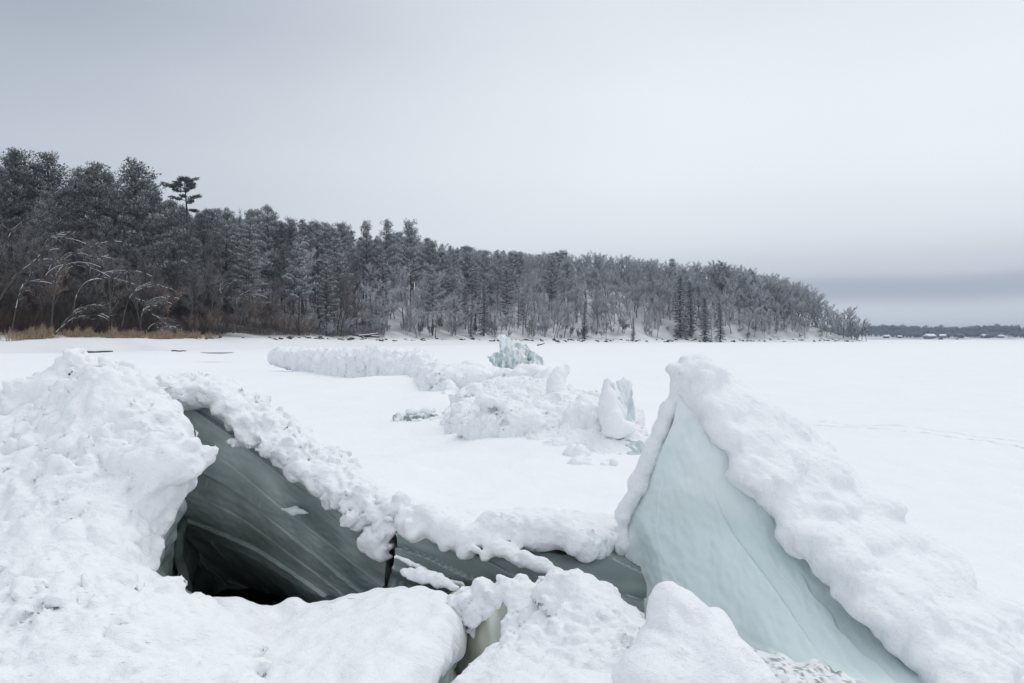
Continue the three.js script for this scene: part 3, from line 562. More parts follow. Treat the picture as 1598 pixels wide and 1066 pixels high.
// lumpy pile
{
  const f = new Field(0.045, lumpy(0.032, 0.075, 0.7), 0.06), r = rand(71);
  const S = surface([
    pts([[800, 935, 2.86], [815, 925, 2.86], [850, 922, 2.84], [885, 900, 2.8], [925, 908, 2.78], [965, 945, 2.78], [1010, 985, 2.78]]),
    pts([[800, 985, 2.66], [835, 975, 2.66], [870, 965, 2.64], [905, 955, 2.62], [945, 965, 2.62], [985, 990, 2.62], [1025, 1020, 2.6]]),
    pts([[742, 1035, 2.5], [800, 1030, 2.48], [855, 1025, 2.46], [905, 1018, 2.45], [955, 1020, 2.44], [1000, 1035, 2.42], [1040, 1050, 2.42]]),
    pts([[708, 1085, 2.3], [785, 1080, 2.28], [850, 1075, 2.26], [910, 1070, 2.25], [960, 1072, 2.24], [1010, 1078, 2.24], [1060, 1085, 2.24]]),
    pts([[700, 1220, 2.0], [790, 1220, 2.0], [850, 1220, 2.0], [910, 1220, 2.0], [960, 1220, 2.0], [1010, 1220, 2.0], [1060, 1220, 2.0]]),
  ]);
  f.sheet((u, v) => S(u, v).add(V(0.03 * (1 - u), -0.095, -0.04)), 13, 12, 0.065);
  f.chain(pts([[716, 938, 2.93], [750, 928, 2.9], [800, 925, 2.88], [850, 935, 2.86]]), [0.036, 0.044, 0.05, 0.055]);
  for (let i = 0; i < 100; i++) { const u = r(), v = 0.72 * r(), w = 0.025 + 0.04 * r(); f.ball(S(u, v).add(V(0.03 * (1 - u), -0.045, 0)), w, 1.1, 0.9, 1); }
  f.ball(P(885, 915, 2.78), 0.06, 1.2, 0.9, 1); f.ball(P(860, 930, 2.76), 0.05);
  for (let i = 0; i < 26; i++) { const q = P(712 + 90 * r(), 935, 2.9).add(V(0, -0.02 - 0.05 * r() * r(), 0.02)); f.ball(q, 0.012 + 0.016 * r(), 1, 1.3, 1); }
  const b = P(900, 1066, 2.4); b.y = 0;
  snowThing('snow_mound', 'lumpy pile of clotted snow at the bottom centre beside the yellowish ice', f, CELL, b, 0);
}
{
  const f = new Field(0.06, smooth(0.008, 0.12), 0.03);
  f.ball(P(850, 1105, 2.15), 0.12, 1.6, 0.8, 1); f.ball(P(920, 1100, 2.15), 0.1, 1.6, 0.8, 1); f.ball(P(800, 1120, 2.12), 0.1, 1.3, 0.8, 1);
  const b = P(820, 1150, 2.15); b.y = 0.1;
  snowThing('snow_lump', 'smooth rounded snow lump at the bottom edge in front of the lumpy pile', f, CELL, b, 0);
}
{
  const f = new Field(0.06, (x, y, z) => 0.6 * lumpy(0.02, 0.09)(x, y, z) + 0.006 * n3(x * 7, y * 7, z * 7), 0.04);
  for (const [x, y, d, w, sx = 1, sy = 1] of [[1046, 942, 2.36, 0.05], [1062, 955, 2.34, 0.065], [1050, 985, 2.32, 0.085], [1085, 990, 2.3, 0.085], [1045, 1040, 2.26, 0.11], [1105, 1030, 2.26, 0.11], [1075, 1080, 2.2, 0.15, 1.3], [1140, 1075, 2.2, 0.11, 1.3], [1020, 1090, 2.15, 0.13], [1125, 972, 2.34, 0.017, 1, 1.2], [1120, 990, 2.33, 0.035], [1085, 1180, 2.2, 0.25, 1.3], [1036, 936, 2.37, 0.03]]) f.ball(P(x, y, d), w, sx, sy, 1);
  const b = P(1080, 1150, 2.25); b.y = 0;
  snowThing('snow_mound', 'pointed snow hump at the bottom in front of the pale ice slab', f, CELL, b, 0);
}
// slushy rubble at the foot of the pale slab
{
  const r = rand(81), f = new Field(0.03, lumpy(0.02, 0.05), 0.04);
  f.sheet(surface([pts([[950, 945, 3.05], [1060, 1000, 2.85], [1180, 1030, 2.68], [1330, 1070, 2.5]]), pts([[960, 1000, 2.75], [1080, 1050, 2.55], [1190, 1090, 2.4], [1300, 1130, 2.3]]), pts([[960, 1150, 2.5], [1080, 1180, 2.3], [1190, 1220, 2.2], [1300, 1240, 2.1]])]), 8, 6, 0.03);
  for (let i = 0; i < 40; i++) { const u = r(); f.ball(P(1000 + 330 * u, 985 + 95 * u, 2.82 - 0.33 * u).add(V(0, -0.02, 0.1 * r())), 0.012 + 0.02 * r()); }
  const b = P(1180, 1066, 2.6); b.y = 0.1;
  solo('slush_heap', 'slushy grey white rubble at the foot of the pale ice slab', 'slush', f.mesh(CELL, 0, (x, y, z) => mixc([0.82, 0.84, 0.86], [0.3, 0.33, 0.31], sstep(0.1, 0.6, 0.6 * n3(x * 14, y * 14, z * 14) + 0.7 * n3(x * 37, y * 37, z * 37)))), M.iceMatte, b);
  const shard = (px, py, d, s, tilt) => { const c = P(px, py, d), q = rand(px); const list = []; for (let i = 0; i < 12; i++) list.push(V(c.x + s * (q() - 0.5) * 0.9 + tilt * 0, c.y + s * (q() - 0.5) * 2.2, c.z + s * (q() - 0.5) * 0.6)); return list; };
  block('ice_shard', 'small greenish ice shard wedged between the lumpy pile and the pale slab', shard(1014, 962, 2.85, 0.075, 0), () => [0.36, 0.4, 0.37], M.iceMatte, P(1014, 980, 2.85), 'ice shard');
  block('ice_shard', 'grey ice shard lying in the slush at the foot of the pale slab', shard(1205, 1040, 2.6, 0.06, 0), () => [0.3, 0.33, 0.3], M.iceMatte, P(1205, 1052, 2.6), 'ice shard');
}
{
  const c = P(1463, 862, 3.2), q = rand(5), list = []; for (let i = 0; i < 14; i++) list.push(V(c.x + 0.06 * (q() - 0.5), c.y + 0.035 * (q() - 0.5), c.z + 0.05 * (q() - 0.5)));
  block('stone', 'small dark stone on the snow behind the sloping top of the pale slab', list, () => [0.07, 0.075, 0.085], M.stone, P(1463, 866, 3.2), 'stone');
}

// ---------------------------------------------------------------- ridge of broken ice in the middle distance
const tealIce = (p) => mixc([0.34, 0.45, 0.45], [0.6, 0.68, 0.69], clamp(0.5 + 0.6 * n3(p.x * 4, p.y * 5, p.z * 4)));
const paleIce = (p) => mixc([0.5, 0.6, 0.62], [0.7, 0.76, 0.78], clamp(0.5 + 0.6 * n3(p.x * 4, p.y * 5, p.z * 4)));
const greyIce = (p) => mixc([0.12, 0.15, 0.155], [0.3, 0.35, 0.35], clamp(0.5 + 0.6 * n3(p.x * 9, p.y * 9, p.z * 9)));
function mound(name, label, cat, list, cell, A, s, k = 0.25, extra) {   // list of [px, py, depth, radius, sx, sy, sz]
  const f = new Field(k, (x, y, z) => A * (0.7 * n3(x / s, y / s, z / s) + 0.5 * Math.abs(n3b(x / s * 2.3, y / s * 2.3, z / s * 2.3)) - 0.2 + 0.25 * n3(x / s * 5, y / s * 5, z / s * 5)), A * 1.3);
  for (const [x, y, d, w, sx = 1, sy = 1, sz = 1] of list) f.ball(P(x, y, d), w, sx, sy, sz);
  if (extra) extra(f);
  const b = P(list[0][0], list[0][1], list[0][2]); b.y = 0;
  return solo(name, label, cat, f.mesh(cell, -0.25), M.snow, b);
}
mound('snow_hummock', 'broad smooth snow hummock in the middle of the ice ridge', 'snow mound', [
  [800, 645, 12.6, 0.62, 1.7, 0.62], [752, 668, 12.2, 0.4, 1.4, 0.55], [850, 628, 12.7, 0.45, 1.1, 0.9], [880, 675, 11.0, 0.5, 1.4, 0.75], [725, 675, 12.2, 0.28, 1.4, 0.6], [800, 690, 11.2, 0.45, 1.9, 0.5], [770, 614, 13.5, 0.3, 1.8, 0.7], [930, 700, 9.9, 0.42, 1.2, 0.7], [820, 600, 13.6, 0.22, 1.7, 0.6],
  [860, 712, 10.2, 0.42, 1.5, 0.5], [905, 650, 11.2, 0.3, 1.2, 0.9], [960, 715, 9.6, 0.32, 1.3, 0.5], [830, 660, 11.9, 0.4, 1.6, 0.7], [745, 632, 13.6, 0.3, 1.5, 0.7], [835, 675, 11.7, 0.9, 1.4, 0.25, 1.2], [895, 705, 10.2, 0.8, 1.3, 0.3, 1.2]],
  0.022, 0.05, 0.35, 0.3, (f) => { const r = rand(77); for (let i = 0; i < 60; i++) f.ball(P(725 + 255 * r(), 0, 12).setY(0.15 + 0.5 * r() * r()).add(V(0, 0, 2.4 * r() - 0.6)), 0.05 + 0.09 * r(), 1.4, 0.8, 1); });
mound('snow_fin', 'upright snow covered ice fin at the right end of the smooth hummock', 'ice fin', [[872, 640, 11.6, 0.3, 0.8, 1.1, 0.7], [868, 610, 11.7, 0.21, 0.75, 1.2, 0.7], [872, 585, 11.8, 0.13, 0.8, 1.2, 0.7], [884, 575, 11.9, 0.06, 0.9, 1.2, 0.8], [895, 640, 11.5, 0.25, 0.8, 1, 0.7]], 0.022, 0.022, 0.3, 0.12);
mound('snow_hummock', 'lumpy snow bank left of the smooth hummock, below the teal ice crystal', 'snow mound', [
  [720, 590, 20, 0.7, 1.4, 0.55], [780, 592, 20.5, 0.6, 1.5, 0.5], [695, 620, 16, 0.4, 1, 0.8], [705, 640, 14.5, 0.36, 0.9, 0.8], [830, 588, 19.5, 0.55, 1.2, 0.65], [860, 592, 18.5, 0.4, 1, 0.7], [735, 578, 21, 0.3, 1.2, 1], [720, 610, 17, 0.35, 1.2, 0.8]], 0.045, 0.07, 0.45, 0.25);
// rough ice made as one lump: sheets of [px, py, depth] triples, streaked along its growth, snow where it lies
function rough(sheets, cell, A, sx, sy, k, paint, base, floor = -0.2) {
  const f = new Field(k, (x, y, z) => A * (0.8 * n3(x * sx, y * sy, z * sx) + 0.5 * Math.abs(n3b(x * sx * 2.3, y * sy * 2.1, z * sx * 2.3)) - 0.2 + 0.22 * n3(x * sx * 6, y * sy * 5, z * sx * 6)), A * 1.4);
  for (const [r, ...tri] of sheets) { const q = pts(tri); if (q.length === 1) f.ball(q[0], r); else if (q.length === 2) f.rod(q[0], q[1], r); else for (let i = 1; i + 1 < q.length; i++) f.tri(q[0], q[i], q[i + 1], r); }
  return f.mesh(cell, floor, paint);
}
const streak = (ice, sx, sy, cover) => (x, y, z) => {                  // ice showing through rime
  const w = sstep(cover - 0.25, cover + 0.25, 0.6 * n3(x * sx, y * sy, z * sx) + 0.3 * n3b(x * sx * 2.7, y * sy * 2.2, z * sx * 2.7) + 0.25 * n3(x * sx * 0.3, y * sy * 0.3, 4));
  return mixc([0.85, 0.87, 0.895], ice(V(x, y, z)), w);
};
{
  const b = P(570, 590, 28); b.y = 0;
  const t = thing('ice_ridge', 'long low ridge of snowy ice with pale teal streaks, left of the teal crystal', 'ice ridge', b);
  part(t, 'ice_body', rough([
    [0.28, [430, 556, 34], [470, 554, 33], [505, 560, 31], [500, 590, 31]], [0.32, [505, 562, 30.5], [545, 560, 29.5], [580, 563, 28.6], [600, 600, 28], [510, 600, 30]], [0.34, [580, 562, 28.6], [625, 563, 27.6], [655, 568, 26.2], [668, 600, 24.6], [600, 604, 27]],
    [0.32, [655, 570, 26.2], [676, 582, 24], [690, 598, 21.5], [690, 640, 19.5], [660, 610, 24]], [0.25, [690, 598, 21.5], [702, 612, 19], [700, 640, 17.5]], [0.2, [455, 546, 35], [500, 547, 34]],
  ], 0.04, 0.12, 2.0, 1.3, 0.4, streak(paleIce, 2.4, 0.55, 0.62), b), M.iceMatte);
}
// standing plates: outline in photo pixels at one depth, thickness behind it, leaning
function plate(outline, d, thick, lean, colour, bevel = 0.03) {
  const sh = new THREE.Shape(); outline.forEach(([x, y], i) => { const p = P(x, y, d); i ? sh.lineTo(p.x, p.y) : sh.moveTo(p.x, p.y); });
  let g = new THREE.ExtrudeGeometry(sh, { depth: thick, bevelEnabled: true, bevelSize: bevel, bevelThickness: bevel, bevelSegments: 2, curveSegments: 4 });
  const a = g.attributes.position, col = [], y0 = P(0, outline[0][1], d).y;
  for (let i = 0; i < a.count; i++) {
    const x = a.getX(i), y = a.getY(i), z = a.getZ(i), n = 0.05 * n3(x * 3, y * 3, z * 3);
    a.setXYZ(i, x + n, y + n * 0.6, -d - z - lean * (y - y0) + 0.06 * n3(x * 2.5, y * 2.5, 4)); col.push(...colour(V(x, y, z)));
  }
  const idx = []; for (let i = 0; i < a.count; i += 3) idx.push(i, i + 2, i + 1);
  g.setIndex(idx); g = g.toNonIndexed(); g.setAttribute('color', new THREE.Float32BufferAttribute(new Float32Array(idx.length * 3).map((_, i) => col[idx[Math.floor(i / 3)] * 3 + i % 3]), 3));
  g.deleteAttribute('uv'); g.computeVertexNormals(); return g;
}
{
  const b = P(810, 590, 24); b.y = 0;
  const t = thing('ice_crystal', 'jagged teal cluster of ice plates rising above the ridge, its tip white', 'ice cluster', b);
  const pl = (name, list, cover, ice = tealIce) => part(t, name, rough(list, 0.028, 0.075, 5, 2.2, 0.05, streak(ice, 4.5, 1.6, cover), b), M.iceMatte);
  pl('ice_plate', [[0.07, [783, 527, 24.1], [794, 530, 24.15], [806, 548, 24.1], [818, 590, 23.9], [792, 590, 23.9], [786, 560, 24]]], 0.1, paleIce);
  pl('ice_plate', [[0.07, [800, 538, 24.4], [816, 542, 24.5], [834, 562, 24.3], [840, 590, 24.2], [806, 592, 24.1]], [0.05, [822, 541, 24.6], [836, 556, 24.5], [826, 566, 24.4]]], 0.0);
  pl('ice_plate', [[0.06, [764, 558, 23.8], [774, 553, 23.8], [790, 556, 23.9], [796, 592, 23.7], [782, 580, 23.7]]], -0.2);
  pl('ice_plate', [[0.05, [828, 548, 24.0], [848, 566, 24.1], [852, 574, 24.1], [830, 572, 23.9]], [0.06, [812, 560, 23.8], [840, 572, 23.8], [830, 592, 23.7], [806, 592, 23.6]]], 0.15);
  const f = new Field(0.08, smooth(0.05, 0.3), 0.07);
  for (const [x, y, d, w] of [[783, 526, 24.1, 0.08], [789, 530, 24.15, 0.09], [797, 538, 24.2, 0.09], [804, 546, 24.2, 0.1], [812, 552, 24.2, 0.1], [818, 560, 24.1, 0.1]]) f.ball(P(x, y, d), w, 1, 1, 1.2);
  part(t, 'snow_cap', f.mesh(0.035), M.snow);
}
{
  const b = P(648, 668, 12); b.y = 0;
  const t = thing('ice_chunk', 'grey ice chunk with snow on top lying alone on the snow left of the hummock', 'ice chunk', b);
  part(t, 'ice_body', rough([[0.05, [620, 654, 12.15], [650, 650, 12.2], [678, 652, 12.25], [676, 668, 12.1], [622, 672, 12.0]], [0.05, [622, 652, 12.5], [678, 650, 12.5], [678, 668, 12.2], [622, 668, 12.2]]], 0.016, 0.04, 7, 6, 0.04, streak((p) => mixc(greyIce(p), tealIce(p), 0.35), 6, 5, -0.1), b), M.iceMatte);
  const f = new Field(0.05, lumpy(0.03, 0.12), 0.05);
  for (const [x, y, d, w, sx = 1] of [[625, 648, 12.2, 0.06, 1.6], [645, 642, 12.25, 0.08, 1.6], [668, 641, 12.25, 0.07, 1.5], [655, 657, 12.0, 0.05, 1.6], [630, 660, 12.0, 0.035, 1.5], [675, 655, 12.0, 0.045, 1.2], [640, 664, 11.95, 0.03, 1.5], [690, 655, 12.2, 0.1, 1.4]]) f.ball(P(x, y, d), w, sx, 0.8, 1.2);
  part(t, 'snow_cap', f.mesh(0.018), M.snow);
}
mound('snow_lump', 'low clump of snow lumps left of the lone grey ice chunk', 'snow lump', [[572, 664, 12.2, 0.07, 1.5, 0.7], [586, 662, 12.2, 0.06, 1.2, 0.9], [555, 664, 12.2, 0.05, 1.6, 0.6], [600, 663, 12.3, 0.05, 1.6, 0.6]], 0.016, 0.02, 0.12, 0.06);
{ // right end of the ridge: two spires over a sheltered hollow of blue ice
  const b = P(960, 720, 9.3); b.y = 0;
  const t = thing('ice_spire', 'snowy ice spire standing over the small blue hollow at the right end of the ridge', 'ice spire', b);
  part(t, 'ice_body', rough([[0.05, [948, 600, 9.6], [956, 602, 9.6], [972, 640, 9.7], [996, 690, 9.7], [984, 712, 9.5], [952, 690, 9.6], [940, 640, 9.6]], [0.05, [984, 712, 9.5], [998, 694, 9.7], [960, 690, 9.9], [934, 712, 9.8]], [0.05, [934, 650, 9.9], [940, 690, 9.9], [934, 716, 9.7], [926, 700, 9.9]]], 0.014, 0.03, 7, 4, 0.05, streak(paleIce, 6, 3, 0.1), b), M.iceMatte);
  const f = new Field(0.06, lumpy(0.02, 0.14), 0.05);
  for (const [x, y, d, w, sx = 1, sy = 1] of [[948, 600, 9.6, 0.07, 0.8, 1.3], [950, 625, 9.55, 0.13, 0.9, 1.4], [955, 655, 9.5, 0.17, 0.9, 1.1], [975, 668, 9.5, 0.12, 1.2, 0.8], [960, 675, 9.45, 0.11, 1.4, 0.7], [990, 688, 9.55, 0.07], [942, 640, 9.6, 0.1, 0.7, 1.4]]) f.ball(P(x, y, d), w, sx, sy, 1);
  part(t, 'snow_cap', f.mesh(0.018), M.snow);
  const b2 = P(978, 700, 10.4); b2.y = 0;
  solo('ice_spire', 'thin pale ice plate standing just right of the snowy spire', 'ice spire', rough([[0.035, [966, 597, 10.4], [974, 591, 10.4], [981, 597, 10.4], [985, 640, 10.5], [986, 676, 10.5], [970, 676, 10.4]]], 0.016, 0.03, 6, 2.5, 0.04, streak(paleIce, 4, 1.5, 0.05), b2), M.iceMatte, b2);
}
mound('snow_hummock', 'snow shoulder left of the spires, falling into the blue hollow', 'snow mound', [[915, 640, 10.2, 0.2, 1.1, 0.8], [925, 660, 9.9, 0.22, 0.8, 1.2], [905, 665, 10.1, 0.28, 1, 1], [930, 690, 9.6, 0.13, 0.7, 1.3], [890, 690, 9.9, 0.25, 1, 0.8], [915, 622, 10.4, 0.09, 1.3, 0.8], [916, 705, 9.5, 0.12, 1.2, 0.7]], 0.02, 0.03, 0.2, 0.12);
{
  const b = P(965, 715, 9.2); b.y = 0;
  solo('ice_block', 'pale blue broken ice plate lying in the hollow under the snowy spire', 'ice block', rough([[0.04, [938, 716, 9.25], [958, 690, 9.5], [1000, 694, 9.4], [994, 716, 9.15], [960, 722, 9.1]], [0.035, [940, 716, 9.3], [936, 676, 9.6], [950, 690, 9.5]]], 0.012, 0.02, 9, 7, 0.03, streak((p) => mixc(paleIce(p), [0.4, 0.47, 0.5], 0.5), 5, 4, -0.3), b), M.iceMatte, b);
}
{
  const b = P(930, 740, 8.6); b.y = 0;
  const r = rand(15), f = new Field(0.05, lumpy(0.03, 0.13), 0.06);
  for (const [x, y, d, w, sx = 1, sy = 1] of [[885, 735, 8.7, 0.1, 1.4, 0.7], [905, 725, 8.8, 0.12, 1.3, 0.8], [920, 735, 8.6, 0.1, 1.2, 0.9], [938, 742, 8.5, 0.1, 1.2, 0.8], [953, 752, 8.35, 0.075, 1.4, 0.7], [975, 757, 8.3, 0.05, 1.6, 0.5], [900, 708, 9, 0.14, 1.2, 0.8], [948, 728, 8.7, 0.09, 1.3, 0.8], [962, 728, 8.7, 0.07], [875, 742, 8.6, 0.05, 1.3, 0.7]]) f.ball(P(x, y, d), w, sx, sy, 1);
  for (let i = 0; i < 20; i++) f.ball(P(880 + 90 * r(), 722 + 30 * r(), 8.55), 0.03 + 0.03 * r());
  solo('snow_hummock', 'row of rough snow lumps below the blue hollow, nearest part of the ridge', 'snow mound', f.mesh(0.016, -0.1), M.snow, b);
  block('ice_block', 'dark triangular ice block poking out of the rough snow lumps', pts([[951, 750, 8.4], [964, 732, 8.45], [976, 738, 8.4], [977, 752, 8.38], [966, 733, 8.8], [955, 750, 8.8], [978, 752, 8.8]]), greyIce, M.farIce, P(964, 752, 8.4));
}
{ // bits of ice at the left, beyond the mounds
  const r = rand(17);
  const ch = (label, px, py, d, s, sx) => { const c = P(px, py, d), l = []; for (let i = 0; i < 16; i++) l.push(V(c.x + s * sx * (r() - 0.5), c.y + s * (r() - 0.5), c.z + s * (r() - 0.5))); const b = c.clone(); b.y = 0; block('ice_chunk', label, l, paleIce, M.farIce, b, 'ice chunk'); };
  ch('pale blue ice chunk at the far left edge beyond the mounds', 12, 628, 13.5, 0.55, 1.1);
  ch('small pale ice chunk right of the one at the far left edge', 36, 612, 14.5, 0.4, 1);
  mound('snow_hummock', 'snow drifted over ice chunks at the far left edge', 'snow mound', [[20, 612, 14.5, 0.3, 1.6, 0.8], [45, 612, 14, 0.22, 1, 1], [-20, 625, 14, 0.4, 1.5, 0.8], [5, 648, 12.5, 0.25, 2, 0.6]], 0.03, 0.05, 0.3, 0.15);
  const flake = (label, px, py, d, len) => { const c = P(px, py, d), l = []; for (let i = 0; i < 18; i++) l.push(V(c.x + len * (r() - 0.5), c.y + 0.05 + 0.12 * (r() - 0.5), c.z + 0.5 * (r() - 0.5))); const b = c.clone(); block('ice_flake', label, l, (p) => mixc(greyIce(p), [0.5, 0.55, 0.57], 0.4), M.farIce, b, 'ice flake'); };
  flake('flat grey ice flake on the open snow left of the long ridge', 340, 552, 46, 2.2);
}
// faint ski tracks: low berms on either side of a packed line
{
  const list = [];
  for (const off of [0, 0.5]) for (const side of [-0.07, 0.07]) {
    const pos = [], idx = [], N = 160;
    for (let i = 0; i <= N; i++) {
      const t = i / N, px = lerp(1225, 1720, t), py = 655 + 52 * t * (0.75 + 0.25 * t) + off * (6 + 14 * t), d0 = EYE * F / (py - HY), x = (px - HX) / F * d0, z = -d0 + side, w = 0.05 * (0.6 + 0.4 * n2(i * 0.2, off * 9)), h = 0.012 * clamp(0.6 + 0.7 * n2(i * 0.13, off * 5 + side * 20));
      const y = lakeY(x, z);
      pos.push(x, y - 0.004, z - w, x, y + h, z, x, y - 0.004, z + w);
      if (i) { const a = i * 3 - 3, b = i * 3; idx.push(a, a + 1, b + 1, a, b + 1, b, a + 1, a + 2, b + 2, a + 1, b + 2, b + 1); }
    }
    list.push(geom(pos, idx, null, pos.filter((_, i) => i % 3 !== 1)));
  }
  struct('path', mergeGeometries(list), M.snow);
}

// ---------------------------------------------------------------- trees
const dirs = (r) => { const a = r() * 6.2832, c = 2 * r() - 1, s = Math.sqrt(1 - c * c); return V(s * Math.cos(a), c, s * Math.sin(a)); };
class Soup {                                                           // loose triangles and thin tubes with a colour each
  constructor() { this.p = []; this.c = []; this.n = []; }
  tri(a, b, c, col) {
    this.p.push(a.x, a.y, a.z, b.x, b.y, b.z, c.x, c.y, c.z);
    const ux = b.x - a.x, uy = b.y - a.y, uz = b.z - a.z, vx = c.x - a.x, vy = c.y - a.y, vz = c.z - a.z; let nx = uy * vz - uz * vy, ny = uz * vx - ux * vz, nz = ux * vy - uy * vx; const l = Math.hypot(nx, ny, nz) || 1;
    for (let i = 0; i < 3; i++) { this.c.push(col[0], col[1], col[2]); this.n.push(nx / l, ny / l, nz / l); }
  }
  twig(a, b, w, col, r) {                                              // a flat sliver
    const d = b.clone().sub(a), s = d.cross(dirs(r)).normalize().multiplyScalar(w / 2);
    this.tri(a.clone().add(s), a.clone().sub(s), b, col);
  }
  tube(path, radii, sides, colour) {
    const ring = (i) => {
      const t = path[Math.min(i + 1, path.length - 1)].clone().sub(path[Math.max(i - 1, 0)]).normalize(), u = Math.abs(t.y) < 0.9 ? V(0, 1, 0).cross(t).normalize() : V(1, 0, 0).cross(t).normalize(), w = t.clone().cross(u), o = [];
      for (let k = 0; k < sides; k++) { const a = k / sides * 6.2832; o.push(path[i].clone().addScaledVector(u, Math.cos(a) * radii[i]).addScaledVector(w, Math.sin(a) * radii[i])); } return o;
    };
    let A = ring(0);
    for (let i = 1; i < path.length; i++) { const B = ring(i); for (let k = 0; k < sides; k++) { const q = (k + 1) % sides, c = colour(path[i], k / sides); this.tri(A[k], B[k], B[q], c); this.tri(A[k], B[q], A[q], c); } A = B; }
  }
  build() { const g = new THREE.BufferGeometry(); g.setAttribute('position', new THREE.Float32BufferAttribute(this.p, 3)); g.setAttribute('normal', new THREE.Float32BufferAttribute(this.n, 3)); g.setAttribute('color', new THREE.Float32BufferAttribute(this.c, 3)); return g; }
}
const NEEDLE = [[0.045, 0.054, 0.045], [0.055, 0.062, 0.052], [0.064, 0.068, 0.064]], FROST = [0.55, 0.57, 0.605], BARK = [0.06, 0.052, 0.048];
function tuft(s, r, c, rx, ry, n, frost, size = 0.34) {                // a spray of needles with frost on its upper side
  for (let i = 0; i < n; i++) {
    const d = dirs(r), k = Math.pow(r(), 0.4), a = V(c.x + d.x * rx * k, c.y + d.y * ry * k, c.z + d.z * rx * k), out = d.clone().multiplyScalar(0.8).add(dirs(r).multiplyScalar(0.6)).add(V(0, 0.25, 0)).normalize();
    const e = a.clone().addScaledVector(out, size * (0.7 + 0.7 * r())), w = out.clone().cross(dirs(r)).normalize().multiplyScalar(size * (0.2 + 0.16 * r()));
    const f = clamp(frost * (0.25 + 0.75 * sstep(-0.2, 0.7, d.y * k)) * (0.55 + 0.75 * r()) + (d.y * k > 0.45 && r() < frost * 0.35 ? 0.25 : 0)), col = mixc(NEEDLE[Math.floor(r() * 3)], FROST, f);
    s.tri(a.clone().add(w), a.clone().sub(w), e, col);
  }
}
function trunkPath(r, h, bend) { const o = [], a = r() * 6.28, ph = r() * 6; for (let i = 0; i <= 8; i++) { const t = i / 8; o.push(V(Math.cos(a) * bend * Math.sin(t * 2.6 + ph * 0.2) * t, h * t, Math.sin(a) * bend * Math.sin(t * 3.1 + ph * 0.3) * t)); } return o; }
const onPath = (path, t) => { const x = clamp(t) * (path.length - 1), i = Math.min(Math.floor(x), path.length - 2); return path[i].clone().lerp(path[i + 1], x - i); };
function pine(seed, { frost = 0.4, start = 0.35, wide = 3.6, style = 'round', limbs = 40, h = 20 }) {
  const r = rand(seed), wood = new Soup(), leaf = new Soup(), tp = trunkPath(r, h, 0.5);
  wood.tube(tp, tp.map((_, i) => lerp(0.3, 0.05, i / 8)), 6, () => mixc(BARK, [0.09, 0.07, 0.06], r()));
  for (let i = 0; i < limbs; i++) {
    const q = (i + r() * 0.8) / limbs, t = start + (0.985 - start) * Math.pow(q, 0.9), a = i * 2.4 + r() * 1.2;
    const shape = style === 'round' ? Math.sqrt(Math.max(0.02, 1 - Math.pow(Math.abs(q - 0.32) / 0.72, 2.1))) * (1 - 0.45 * q * q) * (0.75 + 0.5 * Math.abs(Math.sin(q * 17 + seed))) : style === 'layer' ? (1 - 0.75 * q) * (0.55 + 0.6 * r()) + 0.12 : (1 - q) * 0.95 + 0.06;
    const L = wide * shape * (0.6 + 0.55 * r()), up = style === 'round' ? lerp(-0.05, 0.9, q) + 0.25 * (r() - 0.3) : style === 'layer' ? lerp(-0.05, 0.35, q) : lerp(-0.45, 0.3, q);
    const p0 = onPath(tp, t), dir = V(Math.cos(a), up, Math.sin(a)).normalize(), path = [p0];
    for (let k = 1; k <= 3; k++) path.push(p0.clone().addScaledVector(dir, L * k / 3).add(V(0, style === 'spruce' ? 0.1 * k * k * 0.12 : 0.07 * L * (k / 3) ** 2, 0)));
    wood.tube(path, [0.07, 0.055, 0.04, 0.02].map((x) => x * (0.5 + L / wide)), 3, () => BARK);
    const n = Math.max(2, Math.round(L * (style === 'spruce' ? 1.7 : 1.35)));
    for (let k = 0; k < n; k++) {
      const u = lerp(style === 'spruce' ? 0.12 : 0.35, 1.0, (k + r()) / n), c = onPath(path, u).add(V((r() - 0.5) * 0.5, 0.12 * r(), (r() - 0.5) * 0.5).multiplyScalar(style === 'spruce' ? 0.6 : 1.3));
      const w = (style === 'round' ? 0.85 : style === 'layer' ? 0.75 : 0.42) * (0.7 + 0.5 * r());
      tuft(leaf, r, c, w, w * (style === 'round' ? 0.55 : 0.32), style === 'spruce' ? 22 : 42, frost, style === 'spruce' ? 0.3 : 0.3);
    }
  }
  tuft(leaf, r, tp[8], 0.5, 0.5, 26, frost, 0.3);
  return { trunk: wood.build(), crown: leaf.build(), h };
}
